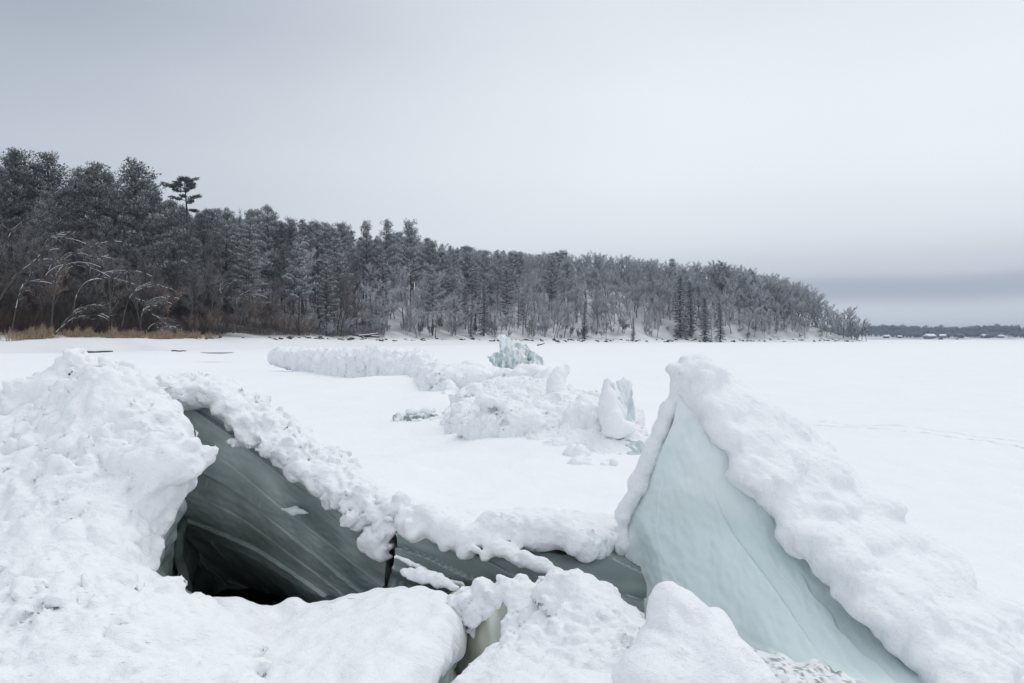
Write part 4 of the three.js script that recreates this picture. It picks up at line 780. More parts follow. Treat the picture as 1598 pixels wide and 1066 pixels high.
function bare(seed, { h = 17, frost = 0.5, wide = 1, stems = 1, twigs = 24, tone = [0.085, 0.075, 0.072], fork = 0.3, twigW = 0.055 }) {
  const r = rand(seed), wood = new Soup(), fine = new Soup();
  const colour = (p) => mixc(mixc(BARK, tone, r()), FROST, frost * 0.3 * r());
  const grow = (p0, dir, L, rad, level) => {
    const n = level ? 3 : 5, path = [p0], rr = [rad]; let d = dir.clone();
    for (let k = 1; k <= n; k++) { d.add(dirs(r).multiplyScalar(0.16 + 0.05 * level)).add(V(0, level ? 0.07 : 0.03, 0)).normalize(); path.push(path[k - 1].clone().addScaledVector(d, L / n)); rr.push(rad * lerp(1, level === 2 ? 0.35 : 0.5, k / n)); }
    wood.tube(path, rr, level ? 3 : 5, colour);
    if (level === 2) {
      for (let k = 0; k < twigs; k++) {
        const a = onPath(path, 0.15 + 0.85 * r()), e = a.clone().addScaledVector(dirs(r).multiplyScalar(0.9).addScaledVector(d, 0.75).add(V(0, 0.25, 0)).normalize(), (0.55 + 0.8 * r()) * h / 17);
        const f = clamp(frost * (0.3 + 1.1 * r())); fine.twig(a, e, twigW * (0.6 + 0.7 * r()), mixc(tone, FROST, f), r);
        if (r() < 0.7) { const m = a.clone().lerp(e, 0.3 + 0.4 * r()); fine.twig(m, m.clone().addScaledVector(dirs(r).addScaledVector(d, 0.6).normalize(), 0.4 * h / 17), twigW * 0.7, mixc(tone, FROST, f), r); }
      }
      return;
    }
    const kids = level ? 4 + Math.floor(r() * 2) : 5 + Math.floor(r() * 3);
    for (let k = 0; k < kids; k++) {
      const t = level ? lerp(0.35, 1, (k + 0.6 * r()) / kids) : lerp(fork, 1, (k + 0.7 * r()) / kids), spread = level ? 0.75 : lerp(1.0, 0.35, k / kids);
      const side = dirs(r); side.y = 0; side.normalize().multiplyScalar(spread * wide); const nd = d.clone().add(side).add(V(0, level ? 0.15 : 0.45, 0)).normalize();
      grow(onPath(path, t), nd, L * (level ? 0.55 : 0.52) * (0.75 + 0.4 * r()), rad * (level ? 0.5 : 0.5), level + 1);
    }
  };
  for (let s = 0; s < stems; s++) { const a = r() * 6.28, lean = stems > 1 ? 0.25 + 0.25 * r() : 0.06; grow(V(stems > 1 ? 0.25 * Math.cos(a) : 0, 0, stems > 1 ? 0.25 * Math.sin(a) : 0), V(Math.cos(a) * lean, 1, Math.sin(a) * lean).normalize(), h * 0.66 * (stems > 1 ? 0.75 + 0.3 * r() : 1), (stems > 1 ? 0.11 : 0.23) * h / 17, 0); }
  const g = wood.build(); g.computeBoundingBox(); const f = fine.build(); f.computeBoundingBox();
  return { trunk: g, crown: f, h: Math.max(g.boundingBox.max.y, f.boundingBox.max.y) };
}
function treeProto(name, kind, shape) {                                 // made once, then cloned; h is its height
  const o = new THREE.Group(); o.userData.h = shape.h;
  const a = new THREE.Mesh(shape.trunk, M.bark); a.name = 'trunk'; a.castShadow = a.receiveShadow = true; o.add(a);
  const b = new THREE.Mesh(shape.crown, M.foliage); b.name = kind; b.castShadow = b.receiveShadow = true; o.add(b);
  o.name = name; return o;
}
const protos = {
  pineDark: [1, 2, 3, 4].map((k) => treeProto('pine_tree', 'crown', pine(100 + k, { frost: 0.5, start: 0.14 + 0.05 * k, wide: 3.6 + 0.3 * k, limbs: 46 }))),
  pineMid: [1, 2, 3, 4].map((k) => treeProto('pine_tree', 'crown', pine(120 + k, { frost: 1.0, start: 0.2 + 0.05 * k, wide: 3.3 + 0.25 * k, limbs: 44 }))),
  pineLayer: [1, 2, 3].map((k) => treeProto('pine_tree', 'crown', pine(140 + k, { frost: 0.78, start: 0.2, wide: 4.4, style: 'layer', limbs: 48 }))),
  spruce: [1, 2].map((k) => treeProto('spruce_tree', 'crown', pine(160 + k, { frost: 0.72, start: 0.05, wide: 2.3, style: 'spruce', limbs: 70, h: 15 }))),
  bareDark: [1, 2, 3, 4].map((k) => treeProto('bare_tree', 'twigs', bare(200 + k, { frost: 0.22, wide: 1.05, twigs: 60, twigW: 0.06 }))),
  bareFrost: [1, 2, 3, 4, 5].map((k) => treeProto('bare_tree', 'twigs', bare(220 + k, { frost: 0.85, tone: [0.2, 0.19, 0.195], twigW: 0.08, twigs: 64, wide: 1.4 }))),
  barePale: [1, 2].map((k) => treeProto('bare_tree', 'twigs', bare(240 + k, { frost: 1.1, tone: [0.28, 0.275, 0.28], twigW: 0.1, twigs: 70, wide: 1.4 }))),
  shrubDark: [1, 2, 3].map((k) => treeProto('shrub', 'twigs', bare(260 + k, { h: 6, stems: 4, frost: 0.08, tone: [0.062, 0.05, 0.042], twigs: 22, twigW: 0.04 }))),
  shrubFrost: [1, 2, 3].map((k) => treeProto('shrub', 'twigs', bare(280 + k, { h: 5, stems: 4, frost: 0.8, tone: [0.18, 0.17, 0.17], twigs: 24, twigW: 0.07 }))),
  shrubTan: [1, 2].map((k) => treeProto('shrub', 'twigs', bare(300 + k, { h: 5, stems: 4, frost: 0.15, tone: [0.19, 0.13, 0.095], twigs: 20, twigW: 0.04 }))),
};
const SKYLINE = [[-80, 232], [0, 240], [40, 246], [75, 243], [110, 262], [140, 258], [170, 262], [213, 258], [240, 290], [258, 311], [300, 314], [326, 320], [345, 322], [420, 326], [445, 338], [500, 345], [545, 350], [556, 366], [575, 368], [605, 362], [640, 356], [660, 366], [690, 380], [750, 384], [800, 390], [850, 388], [900, 392], [930, 386], [960, 394], [1010, 397], [1060, 402], [1120, 400], [1150, 406], [1185, 418], [1215, 424], [1245, 436], [1275, 444], [1300, 460], [1315, 476], [1332, 486], [1345, 500], [1362, 512]];
const counts = {};
function plant(kind, x, z, h, r, label, group, pick, category) {
  const list = protos[kind], p = list[pick ?? Math.floor(r() * list.length)], o = p.clone(), k = h / p.userData.h;
  o.name = numbered(p.name); o.position.set(x, land(x, z).y - 0.15, z); o.rotation.y = r() * 6.28; const w = k * (/pine/.test(p.name) ? 0.62 + 0.26 * r() : 0.85 + 0.3 * r()); o.scale.set(w, k, w);
  o.userData = { label, category: category ?? { pine_tree: 'pine tree', spruce_tree: 'spruce tree', bare_tree: 'bare tree', shrub: 'shrub' }[p.name] }; if (group) o.userData.group = group; else if (kind === 'pineDark') { o.scale.x *= 1.35; o.scale.z *= 1.35; }
  scene.add(o); counts[p.name] = (counts[p.name] ?? 0) + 1; return o;
}
const ZONES = [[75, 'at the left edge'], [190, 'above the tan reeds'], [250, 'by the big dark pine'], [330, 'below the lone tall pine'], [430, 'behind the snowy bank'], [545, 'in the dense pine stand'], [660, 'below the three skyline pines'], [720, 'by the tiered pine'], [790, 'left of the teal ice'], [870, 'behind the teal ice'], [960, 'above the snow patch'], [1045, 'left of the spruce group'], [1140, 'around the spruce group'], [1240, 'right of the spruce group'], [1400, 'towards the tip']];
const ROWS = ['by the shore', 'mid slope', 'along the crest'];
const KIND = { pineDark: 'dark pine', pineMid: 'frosted pine', pineLayer: 'tiered frosted pine', bareDark: 'brown bare tree', bareFrost: 'grey frosted bare tree', barePale: 'pale hoar-frosted bare tree', shrubDark: 'dark brown bare shrub', shrubFrost: 'frosted bare shrub', shrubTan: 'tan twiggy shrub' };
{
  // trees that stand out: [kind, variant, px, top py, depth, label]
  const r = rand(400);
  for (const [kind, v, px, top, d, label] of [
    ['pineDark', 1, 75, 241, 112, 'tall broad dark pine with its top against the sky near the left edge'], ['pineDark', 2, 22, 234, 110, 'dark pine at the very left with a rounded top against the sky'],
    ['pineDark', 0, 148, 256, 118, 'dark pine with a flat spreading top on the left skyline'], ['pineDark', 3, 213, 256, 112, 'big dark pine with tiers of rounded foliage left of the lone tall pine'],
    ['pineMid', 0, 418, 322, 160, 'frosted pine whose tip stands highest in the dense pine stand'], ['pineMid', 2, 571, 347, 205, 'slim pine on the skyline, leftmost of three that rise side by side'],
    ['pineMid', 1, 603, 345, 205, 'slim pine on the skyline, middle one of three side by side'], ['pineMid', 3, 640, 348, 200, 'broad pine on the skyline, rightmost of three side by side'],
    ['pineLayer', 0, 690, 394, 212, 'tiered pine with pads of snow on its branches at the middle of the wood'], ['pineLayer', 1, 742, 412, 222, 'tiered snowy pine right of the pine with snow pads'], ['pineLayer', 2, 790, 416, 230, 'tiered frosted pine above and left of the teal ice crystal'],
    ['pineMid', 0, 1175, 424, 335, 'lone frosted pine among the bare trees of the right slope'],
    ['spruce', 0, 1062, 430, 292, 'tall narrow dark spruce, left of the spruce group on the right shore'], ['spruce', 1, 1078, 438, 296, 'dark spruce, second from left in the spruce group on the right shore'], ['spruce', 0, 1100, 465, 292, 'shorter dark spruce, third from left in the spruce group'], ['spruce', 1, 1124, 472, 295, 'short dark spruce, right end of the spruce group'],
    ['spruce', 1, 735, 487, 206, 'small bushy dark spruce at the shore left of the teal ice crystal'], ['spruce', 0, 988, 496, 268, 'small dark spruce bush at the shore near the snow patch'], ['spruce', 1, 912, 470, 256, 'leaning dark spruce beside the snow patch on the slope'], ['spruce', 0, 755, 440, 214, 'narrow snowy spruce beside the tiered pines'],
  ]) { const x = (px - HX) / F * d, z = -d, top3 = P(px, top, d).y, y = land(x, z).y; plant(kind, x, z, Math.max(2, top3 - y), r, label, undefined, v); }
  // the lone tall pine: a leaning trunk, long arms to one side
  const w = new Soup(), lf = new Soup(), r2 = rand(401), d = 150, x = (291 - HX) / F * d, y0 = land(x, -d).y, H = P(291, 279, d).y - y0, tp = [0, 0.3, 0.6, 0.8, 0.9, 1].map((t) => V(0.6 * t * Math.sin(t * 4), H * t, 0));
  w.tube(tp, [0.34, 0.28, 0.2, 0.15, 0.11, 0.05], 6, () => BARK);
  for (const [t, a, L, up] of [[0.99, 0, 0.8, 0.5], [0.985, 2, 1, 0.3], [0.97, 3.4, 1.5, 0.25], [0.96, 0.4, 1.3, 0.2], [0.945, 5, 1.2, 0.2], [0.93, 3.0, 1.9, 0.05], [0.925, -0.2, 2.6, 0.42], [0.9, 3.3, 2.6, 0.0], [0.89, 0.1, 1.9, 0.15], [0.875, 3.1, 4.6, 0.08], [0.86, 2.8, 3.6, 0.02], [0.855, -0.1, 1.8, 0.3], [0.83, 0.3, 2, 0.2], [0.8, 3.3, 2.6, 0.1], [0.77, 1.2, 2.5, 0.1], [0.72, 4.2, 3, 0.1], [0.68, 0.2, 3, 0.1], [0.66, 3, 3, 0.1], [0.6, 1, 3, 0], [0.55, 5, 3, 0]]) {
    const p = onPath(tp, t), dir = V(Math.cos(a), up, Math.sin(a) * 0.7).normalize(), path = [p, p.clone().addScaledVector(dir, L / 2), p.clone().addScaledVector(dir, L).add(V(0, 0.06 * L, 0))];
    w.tube(path, [0.09, 0.06, 0.03], 3, () => BARK);
    for (let k = 0; k < 3 + L * 2; k++) tuft(lf, r2, onPath(path, 0.35 + 0.65 * r2()).add(V(0, 0.12, 0)), 0.55, 0.22, 26, 0.35, 0.34);
  }
  const o = thing('pine_tree', 'lone tall pine standing above the rest, one long branch reaching left', 'pine tree', V(x, y0 - 0.2, -d));
  part(o, 'trunk', w.build(), M.bark, null, true); part(o, 'crown', lf.build(), M.foliage, null, true);
}
{
  const r = rand(402), taken = [];
  const sky = (px) => curve(SKYLINE, px);
  const rows = { near: [], mid: [], far: [] };
  for (let z = -70; z > -440; z -= 4.3) for (let x = -120; x < 172; x += 4.3) {
    const X = x + (r() - 0.5) * 4.2, Z = z + (r() - 0.5) * 4.2, px = HX + X / -Z * F;
    if (px < -110 || px > 1362) { continue; }
    const L = land(X, Z), keep = r(), pick = r();
    if (L.s < 2.2 || L.s > 95) continue;
    const d = -Z, row = L.s < 9 ? 0 : L.s < 30 ? 1 : 2;
    // thin out with distance from the shore; keep the crest full
    if (keep > (row === 0 ? curve([[0, 0.75], [700, 0.75], [950, 0.58], [1200, 0.62], [1300, 0.9]], px) : row === 1 ? curve([[0, 0.66], [400, 0.66], [700, 0.62], [1000, 0.66], [1300, 0.85]], px) : curve([[0, 0.5], [400, 0.5], [700, 0.5], [1000, 0.5], [1300, 0.7]], px))) continue;
    const allowed = EYE + (HY - sky(px) - 2 - (px < 260 ? 18 : px < 720 ? 30 : 12) * r() * r()) / F * d - L.y;
    const pineShare = curve([[0, 0.5], [150, 0.55], [330, 0.8], [540, 0.8], [560, 0.45], [660, 0.42], [720, 0.33], [850, 0.16], [960, 0.02], [1350, 0.01]], px) * (row === 0 ? 0.25 : row === 1 ? 0.8 : 1);
    let kind, nat;
    if (pick < pineShare) { const q = r(); kind = px < 330 ? 'pineDark' : q < 0.22 ? 'pineLayer' : px < 480 && q < 0.55 ? 'pineDark' : 'pineMid'; nat = 13 + 11 * r(); }
    else { kind = px < 350 ? 'bareDark' : px < 560 ? (r() < 0.6 ? 'bareDark' : 'bareFrost') : r() < 0.1 + 0.14 * sstep(850, 1100, px) ? 'barePale' : 'bareFrost'; nat = row === 0 ? 7 + 7 * r() : 11 + 7 * r(); }
    let h = Math.min(nat, allowed * (px > 1285 ? 0.85 : 1));
    if ((row === 2 || (row === 1 && px > 1150)) && allowed < 27 && r() < (L.s > 38 ? 0.85 : px > 1100 ? 0.75 : 0.45)) h = Math.min(allowed * (px > 1285 ? 0.82 : 1), px > 900 && px < 1100 ? 20 : 23);
    if (h < 2.5) continue;
    rows[['near', 'mid', 'far'][row]].push([kind, X, Z, h, px, row]);
  }
  const all = [...rows.near, ...rows.mid, ...rows.far].sort((a, b) => b[3] / -b[2] - a[3] / -a[2]), have = {}, rest = {};
  for (const [kind, X, Z, h, px, row] of all) {
    const sp = kind.startsWith('pine') ? 'pine' : 'bare'; have[sp] = (have[sp] ?? 0) + 1;
    if (have[sp] > 280) { (rest[kind] ??= []).push([X, Z, h]); continue; }      // past the nearest ones: one mass
    const zone = ZONES.find((q) => px < q[0]) ?? ZONES[14], where = `${ROWS[row]} ${zone[1]}`, size = h < 8 ? 'short ' : h > 15 ? 'tall ' : '';
    plant(kind, X, Z, h, r, `${size}${KIND[kind]} ${where}`, `${size}${KIND[kind]}s ${where}`);
  }
  for (const kind of Object.keys(rest)) protos[kind].slice(0, 3).forEach((o, v, list) => {
    const mine = rest[kind].filter((_, i) => i % list.length === v); if (!mine.length) return;
    const g = mergeGeometries(o.children.map((c) => c.geometry)), m = new THREE.InstancedMesh(g, M.foliage, mine.length), mm = new THREE.Matrix4(), q = new THREE.Quaternion();
    mine.forEach(([X, Z, h], i) => { const k = h / o.userData.h, w = k * (0.85 + 0.3 * r()); m.setMatrixAt(i, mm.compose(V(X, land(X, Z).y - 0.15, Z), q.setFromAxisAngle(V(0, 1, 0), r() * 6.28), V(w, k, w))); });
    m.name = numbered('back_wood'); m.userData = { kind: 'stuff', label: `${KIND[kind]}s massed in the back rows of the wood`, category: 'wood' }; m.castShadow = m.receiveShadow = true; scene.add(m);
  });
  for (const [px, top, d, kind] of [[1316, 476, 333, 'bareFrost'], [1322, 479, 336, 'barePale'], [1329, 484, 334, 'bareFrost'], [1334, 487, 338, 'bareFrost'], [1339, 490, 335, 'bareFrost'], [1345, 494, 337, 'bareDark'], [1352, 497, 338, 'bareFrost']]) {
    const x = (px - HX) / F * d, y = land(x, -d).y; plant(kind, x, -d, Math.max(2.5, P(px, top, d).y - y), r, `${KIND[kind]} at the low tip of the wooded point`, `${KIND[kind]}s at the low tip`);
  }
  // shrubs along the foot of the slope
  let n = 0;
  for (let i = 0; i < 900 && n < 150; i++) {
    const px = -40 + 1390 * Math.pow(r(), 0.9), d0 = curve([[0, 79], [250, 101], [450, 131], [600, 166], [750, 206], [900, 251], [1050, 286], [1200, 311], [1340, 331]], px), d = d0 + 1 + (px < 560 ? 12 : 16) * r(), X = (px - HX) / F * d, L = land(X, -d);
    if (L.s < 1 || L.s > 16) continue;
    n++;
    const kind = px < 300 ? (r() < 0.75 ? 'shrubDark' : 'shrubTan') : px < 480 ? ['shrubTan', 'shrubTan', 'shrubFrost'][Math.floor(r() * 3)] : r() < 0.2 ? 'shrubDark' : r() < 0.1 ? 'shrubTan' : 'shrubFrost', zone = ZONES.find((q) => px < q[0]) ?? ZONES[14];
    plant(kind, X, -d, (px < 300 ? 4 + 5 * r() : 2 + 3.5 * r()), r, `${KIND[kind]} low on the slope, ${zone[1]}`, `${KIND[kind]}s ${zone[1]}`);
  }
}
{ // where only a few share a label, tell them apart from left to right
  const by = new Map(); for (const o of scene.children) if (o.userData.group && o.userData.label) { const k = o.userData.label; if (!by.has(k)) by.set(k, []); by.get(k).push(o); }
  const NTH = ['leftmost', 'second from left', 'third from left', 'fourth from left', 'fifth from left'];
  for (const list of by.values()) if (list.length > 1 && list.length <= 5) { list.sort((a, b) => a.position.x / -a.position.z - b.position.x / -b.position.z).forEach((o, i) => { o.userData.label += `, ${i === list.length - 1 ? 'rightmost' : NTH[i]}`; }); }
}
// leaning trees on the left shore with snow lying along their limbs
{
  const r = rand(410);
  const limbed = (label, d, limbs, thick, name = 'leaning_tree') => {
    const wood = new Soup(), snow = new Soup(), fine = new Soup(), tone = [0.07, 0.06, 0.055];
    const base = P(limbs[0][0][0], limbs[0][0][1], d); base.y = land(base.x, base.z).y;
    const white = [0.72, 0.74, 0.77];
    const lay = (path, rad) => {
      wood.tube(path, rad, 5, () => mixc(BARK, tone, r()));
      const run = []; const some = 0.62; for (let k = 0; k < path.length; k++) run.push(path[k].clone().add(V(0, rad[k] * 0.75 + 0.01, 0.02)));
      for (let k = 0; k + 1 < run.length; k++) if (r() < 0.55) snow.tube([run[k], run[k + 1]], [Math.max(0.022, rad[k] * 0.6), Math.max(0.022, rad[k + 1] * 0.6)], 4, () => white);
    };
    for (const limb of limbs) {
      const key = limb.map(([x, y], i) => P(x, y, d + (i ? 0.8 * (r() - 0.5) : 0))), cv = new THREE.CatmullRomCurve3(key), n = key.length * 4, path = cv.getPoints(n), w0 = 0.75 * thick * (limb === limbs[0] ? 1 : 0.65);
      lay(path, path.map((_, i) => lerp(w0, w0 * 0.28, i / n)));
      for (let k = 0; k < 9; k++) {                                     // side branches that arch and droop
        const t = 0.25 + 0.75 * r(), a = cv.getPoint(t), tg = cv.getTangent(t), dir = tg.clone().add(V((r() - 0.3) * 1.2, 0.5 * r(), (r() - 0.5) * 1.5)).normalize(), L = 1 + 1.8 * r(), q = [a];
        for (let m = 1; m <= 4; m++) q.push(q[m - 1].clone().addScaledVector(dir.add(V(0.04, -0.16, 0)).normalize(), L / 4));
        const w = w0 * 0.28; if (r() < 0.24) lay(q, [w, w * 0.8, w * 0.6, w * 0.45, w * 0.3]); else wood.tube(q, [w, w * 0.8, w * 0.6, w * 0.45, w * 0.3], 3, () => tone);
        for (let m = 0; m < 14; m++) { const s = onPath(q, r()); fine.twig(s, s.clone().addScaledVector(dirs(r).addScaledVector(dir, 1).normalize(), 0.4 + 0.8 * r()), 0.03, mixc(tone, [0.6, 0.62, 0.65], r() < 0.25 ? 0.6 : 0.06), r); }
      }
    }
    const t = thing(name, label, 'leaning tree', base), sh = (g) => g;
    part(t, 'trunk', wood.build(), M.bark); part(t, 'snow_strip', snow.build(), M.branchSnow).userData.kind = 'stuff'; part(t, 'twigs', fine.build(), M.foliage);
  };
  limbed('leaning bare tree at the left edge, its forked trunk white with snow', 76.5, [[[-14, 500], [2, 462], [26, 430], [52, 410], [66, 394], [75, 374], [98, 364], [118, 363]], [[52, 410], [66, 406], [80, 405], [92, 408]], [[72, 380], [84, 372], [100, 372]]], 0.19);
  limbed('thin bent bare tree with a snowy crook, near the left edge', 77, [[[19, 515], [21, 500], [31, 459], [39, 443], [69, 433], [80, 413]], [[39, 443], [48, 425], [45, 400]]], 0.1);
  limbed('bare tree with two arching snowy boughs spreading right, above the reeds', 79, [[[80, 510], [84, 460], [89, 430], [105, 413], [131, 410], [144, 420]], [[86, 440], [98, 402], [121, 391], [144, 385], [156, 376]], [[100, 405], [118, 396], [150, 402], [170, 398]]], 0.12);
  limbed('low tree leaning right over the reeds, snow along its two limbs', 80, [[[86, 522], [92, 515], [108, 495], [131, 479], [151, 476], [166, 479]], [[95, 512], [115, 497], [141, 492], [161, 490]]], 0.15);
  limbed('broken snowy branch of a thin tree high at the left edge', 79, [[[2, 400], [18, 362], [30, 350], [43, 338]]], 0.09);
  limbed('arching snow-lined sapling in the dark thicket above the reeds', 84, [[[112, 505], [120, 460], [136, 440], [160, 434], [184, 436], [210, 444]], [[140, 438], [165, 425], [205, 422]]], 0.09);
  limbed('snow-lined sapling with drooping twigs right of the dark thicket', 92, [[[218, 512], [222, 490], [226, 479], [238, 467], [262, 463], [280, 466]], [[228, 478], [240, 492], [258, 497]]], 0.09);
  limbed('thin snow-lined sapling below the big dark tiered pine', 90, [[[190, 510], [200, 470], [214, 452], [240, 444], [262, 450]], [[205, 462], [225, 470], [246, 468]]], 0.085);
  limbed('small arched branch with snow close above the reeds', 90, [[[226, 522], [236, 508], [252, 503], [265, 508]], [[240, 512], [255, 511], [270, 511]]], 0.07);
  limbed('bare tree with one bright crooked snowy limb left of the snowy bank', 112, [[[338, 522], [342, 490], [345, 456], [351, 446], [364, 441], [371, 433], [376, 418]], [[345, 458], [340, 446], [336, 440]]], 0.14);
  limbed('dark leaning tree with a snowy fork beside the bright snowy bank', 112, [[[364, 520], [364, 502], [368, 482], [374, 463], [386, 456], [400, 448]], [[370, 474], [382, 462], [395, 460]]], 0.24);
  limbed('bare tree with snowy limbs on the slope behind the fallen logs', 140, [[[455, 518], [462, 500], [474, 492], [488, 484]], [[462, 500], [456, 488], [450, 480]]], 0.16);
}
// dry reeds along the left shore
{
  const r = rand(420), s = new Soup();
  for (let i = 0; i < 34000; i++) {
    const px = -40 + 390 * r(), d0 = curve([[-40, 74.5], [0, 77.5], [250, 99.5], [450, 130]], px), d = d0 + 3.2 * r() - 0.6, x = (px - HX) / F * d, L = land(x, -d);
    const gap = n2(px * 0.045, 5) * 0.7 + 0.4 * n2(px * 0.16, 2) + 0.4; if (gap < -0.2 || r() > Math.min(sstep(6, 60, px) + 0.05, sstep(345, 270, px) + 0.03, sstep(6, 24, Math.abs(px - 92)) + 0.06)) continue;
    if (r() > sstep(-0.2, 0.25, gap)) continue;
    const h = (0.3 + 1.15 * r() * r()) * (0.5 + 0.6 * sstep(-0.1, 0.8, gap)) * (1 + 0.35 * n2(px * 0.35, d)), k = r(), a = V(x, L.y - 0.05, -d), e = V(x + (r() - 0.35) * 0.7, L.y + h, -d + (r() - 0.5) * 0.5);
    s.twig(a, e, 0.055, mixc([0.27, 0.2, 0.135], [0.56, 0.46, 0.33], k * k), r);
    if (r() < 0.5) s.twig(e.clone().lerp(a, 0.3), e.clone().add(V((r() - 0.5) * 0.4, -0.25, 0)), 0.06, mixc([0.32, 0.25, 0.17], [0.54, 0.45, 0.33], k), r);
  }
  const m = new THREE.Mesh(s.build(), M.foliage); m.name = 'grass'; m.userData = { kind: 'stuff', label: 'dry tan reeds along the left shore', category: 'grass' }; m.castShadow = m.receiveShadow = true; scene.add(m);
}
// leaf litter and low brush on the steep dark bank at the left, which nobody could count
{
  const r = rand(430), s = new Soup();
  for (let i = 0; i < 90000; i++) {
    const px = -40 + 640 * Math.pow(r(), 1.35), d0 = curve([[-40, 75.5], [0, 78.5], [250, 100.5], [450, 131], [600, 166]], px), back = Math.pow(r(), 1.3), d = d0 + 2 + 40 * back, x = (px - HX) / F * d, L = land(x, -d); if (L.s < 1.5) continue;
    const h = (0.6 + 2.4 * r() + (px < 330 ? 5 * back * r() : 0)) * (px < 330 ? 1 : 0.6), a = V(x, L.y, -d), e = V(x + (r() - 0.4) * h, L.y + h, -d + (r() - 0.5) * h), dark = curve([[0, 0], [300, 0.08], [450, 0.4], [600, 0.8]], px);
    s.twig(a.lerp(e, 0.3 * r()), e, 0.035, mixc(mixc([0.05, 0.04, 0.033], [0.1, 0.07, 0.05], r()), FROST, dark * 0.5 * r()), r);
  }
  const m = new THREE.Mesh(s.build(), M.foliage); m.name = 'undergrowth'; m.userData = { kind: 'stuff', label: 'dark bare undergrowth along the foot of the left slope', category: 'undergrowth' }; m.castShadow = m.receiveShadow = true; scene.add(m);
}
// stones, logs
function stoneGeo(seed, tone) { const r = rand(seed), l = []; for (let i = 0; i < 16; i++) { const d = dirs(r); l.push(V(d.x * 0.6, Math.max(-0.2, d.y * 0.4), d.z * 0.5)); } const g = new ConvexGeometry(l), n = g.attributes.normal, c = []; for (let i = 0; i < n.count; i++) c.push(...(n.getY(i) > 0.75 ? [0.78, 0.8, 0.83] : tone)); g.setAttribute('color', new THREE.Float32BufferAttribute(c, 3)); return g; }
{
  const r = rand(440), gs = [stoneGeo(1, [0.05, 0.046, 0.044]), stoneGeo(2, [0.06, 0.055, 0.05]), stoneGeo(3, [0.075, 0.06, 0.045])]; let n = 0;
  for (let i = 0; i < 900 && n < 190; i++) {
    const px = -10 + 1366 * Math.pow(r(), 0.6), d0 = curve([[0, 78], [250, 100], [450, 130], [600, 165], [750, 205], [900, 250], [1050, 285], [1200, 310], [1340, 330], [1360, 337]], px), d = d0 - 3 + 6 * r(), x = (px - HX) / F * d, L = land(x, -d);
    if (L.s < -1.6 || L.s > 1.6 || (px < 300 && r() < 0.7)) continue;
    n++; const m = new THREE.Mesh(gs[n % 3], M.stone), k = (0.45 + 0.8 * r() * r()) * (px > 700 ? 1.5 : 0.9);
    m.name = numbered('shore_rock'); m.position.set(x, Math.max(L.y, lakeY(x, -d)) + 0.05, -d); m.rotation.y = r() * 6; m.scale.set(k * (1 + r()), k * 0.9, k); m.castShadow = m.receiveShadow = true;
    const zone = ZONES.find((q) => px < q[0]) ?? ZONES[14];
    m.userData = { label: `small dark snow-topped rock on the waterline ${zone[1]}`, category: 'rock', group: `rocks on the waterline ${zone[1]}` }; scene.add(m);
  }
  const log = (label, a, b, rad, snowy) => {
    const s = new Soup(), w = new Soup(), path = [0, 0.25, 0.5, 0.75, 1].map((t) => a.clone().lerp(b, t).add(V(0, 0.03 * Math.sin(t * 9), 0.1 * Math.sin(t * 5)))); s.tube(path, [rad, rad, rad * 0.9, rad * 0.8, rad * 0.5], 7, () => mixc(BARK, [0.1, 0.08, 0.06], r()));
    const t = thing('fallen_log', label, 'fallen log', a.clone()); part(t, 'log', s.build(), M.bark);
    if (snowy) { w.tube(path.map((p) => p.clone().add(V(0, rad * 0.8, 0.02))), [rad, rad, rad * 0.9, rad * 0.85, rad * 0.5].map((x) => x * 0.8), 6, () => [0.75, 0.77, 0.8]); part(t, 'snow_strip', w.build(), M.branchSnow); }
  };
  const on = (px, py, d) => { const p = P(px, py, d); return p; };
  log('long fallen log under snow at the shore below the three skyline pines', on(522, 522, 160), on(592, 526, 160), 0.3, true);
  log('short snowy log beside the long fallen log', on(560, 525, 158), on(590, 521, 161), 0.2, true);
  { const d = 80, y = (px) => Math.max(lakeY((px - HX) / F * d, -d), land((px - HX) / F * d, -d).y) + 0.05, at = (px, dd) => { const x = (px - HX) / F * dd; return V(x, Math.max(lakeY(x, -dd), land(x, -dd).y) + 0.06, -dd); };
    log('dark driftwood log lying on the snow below the tan reeds', at(120, 77), at(175, 80), 0.13, false); log('small dark stick on the snow right of the driftwood log', at(268, 86), at(290, 88), 0.08, false); }
  log('leaning dead stick at the water’s edge above the ridge'.replace('’', ''), on(838, 526, 150).setY(0.1), on(850, 527, 150).setY(0.5), 0.12, false);
}
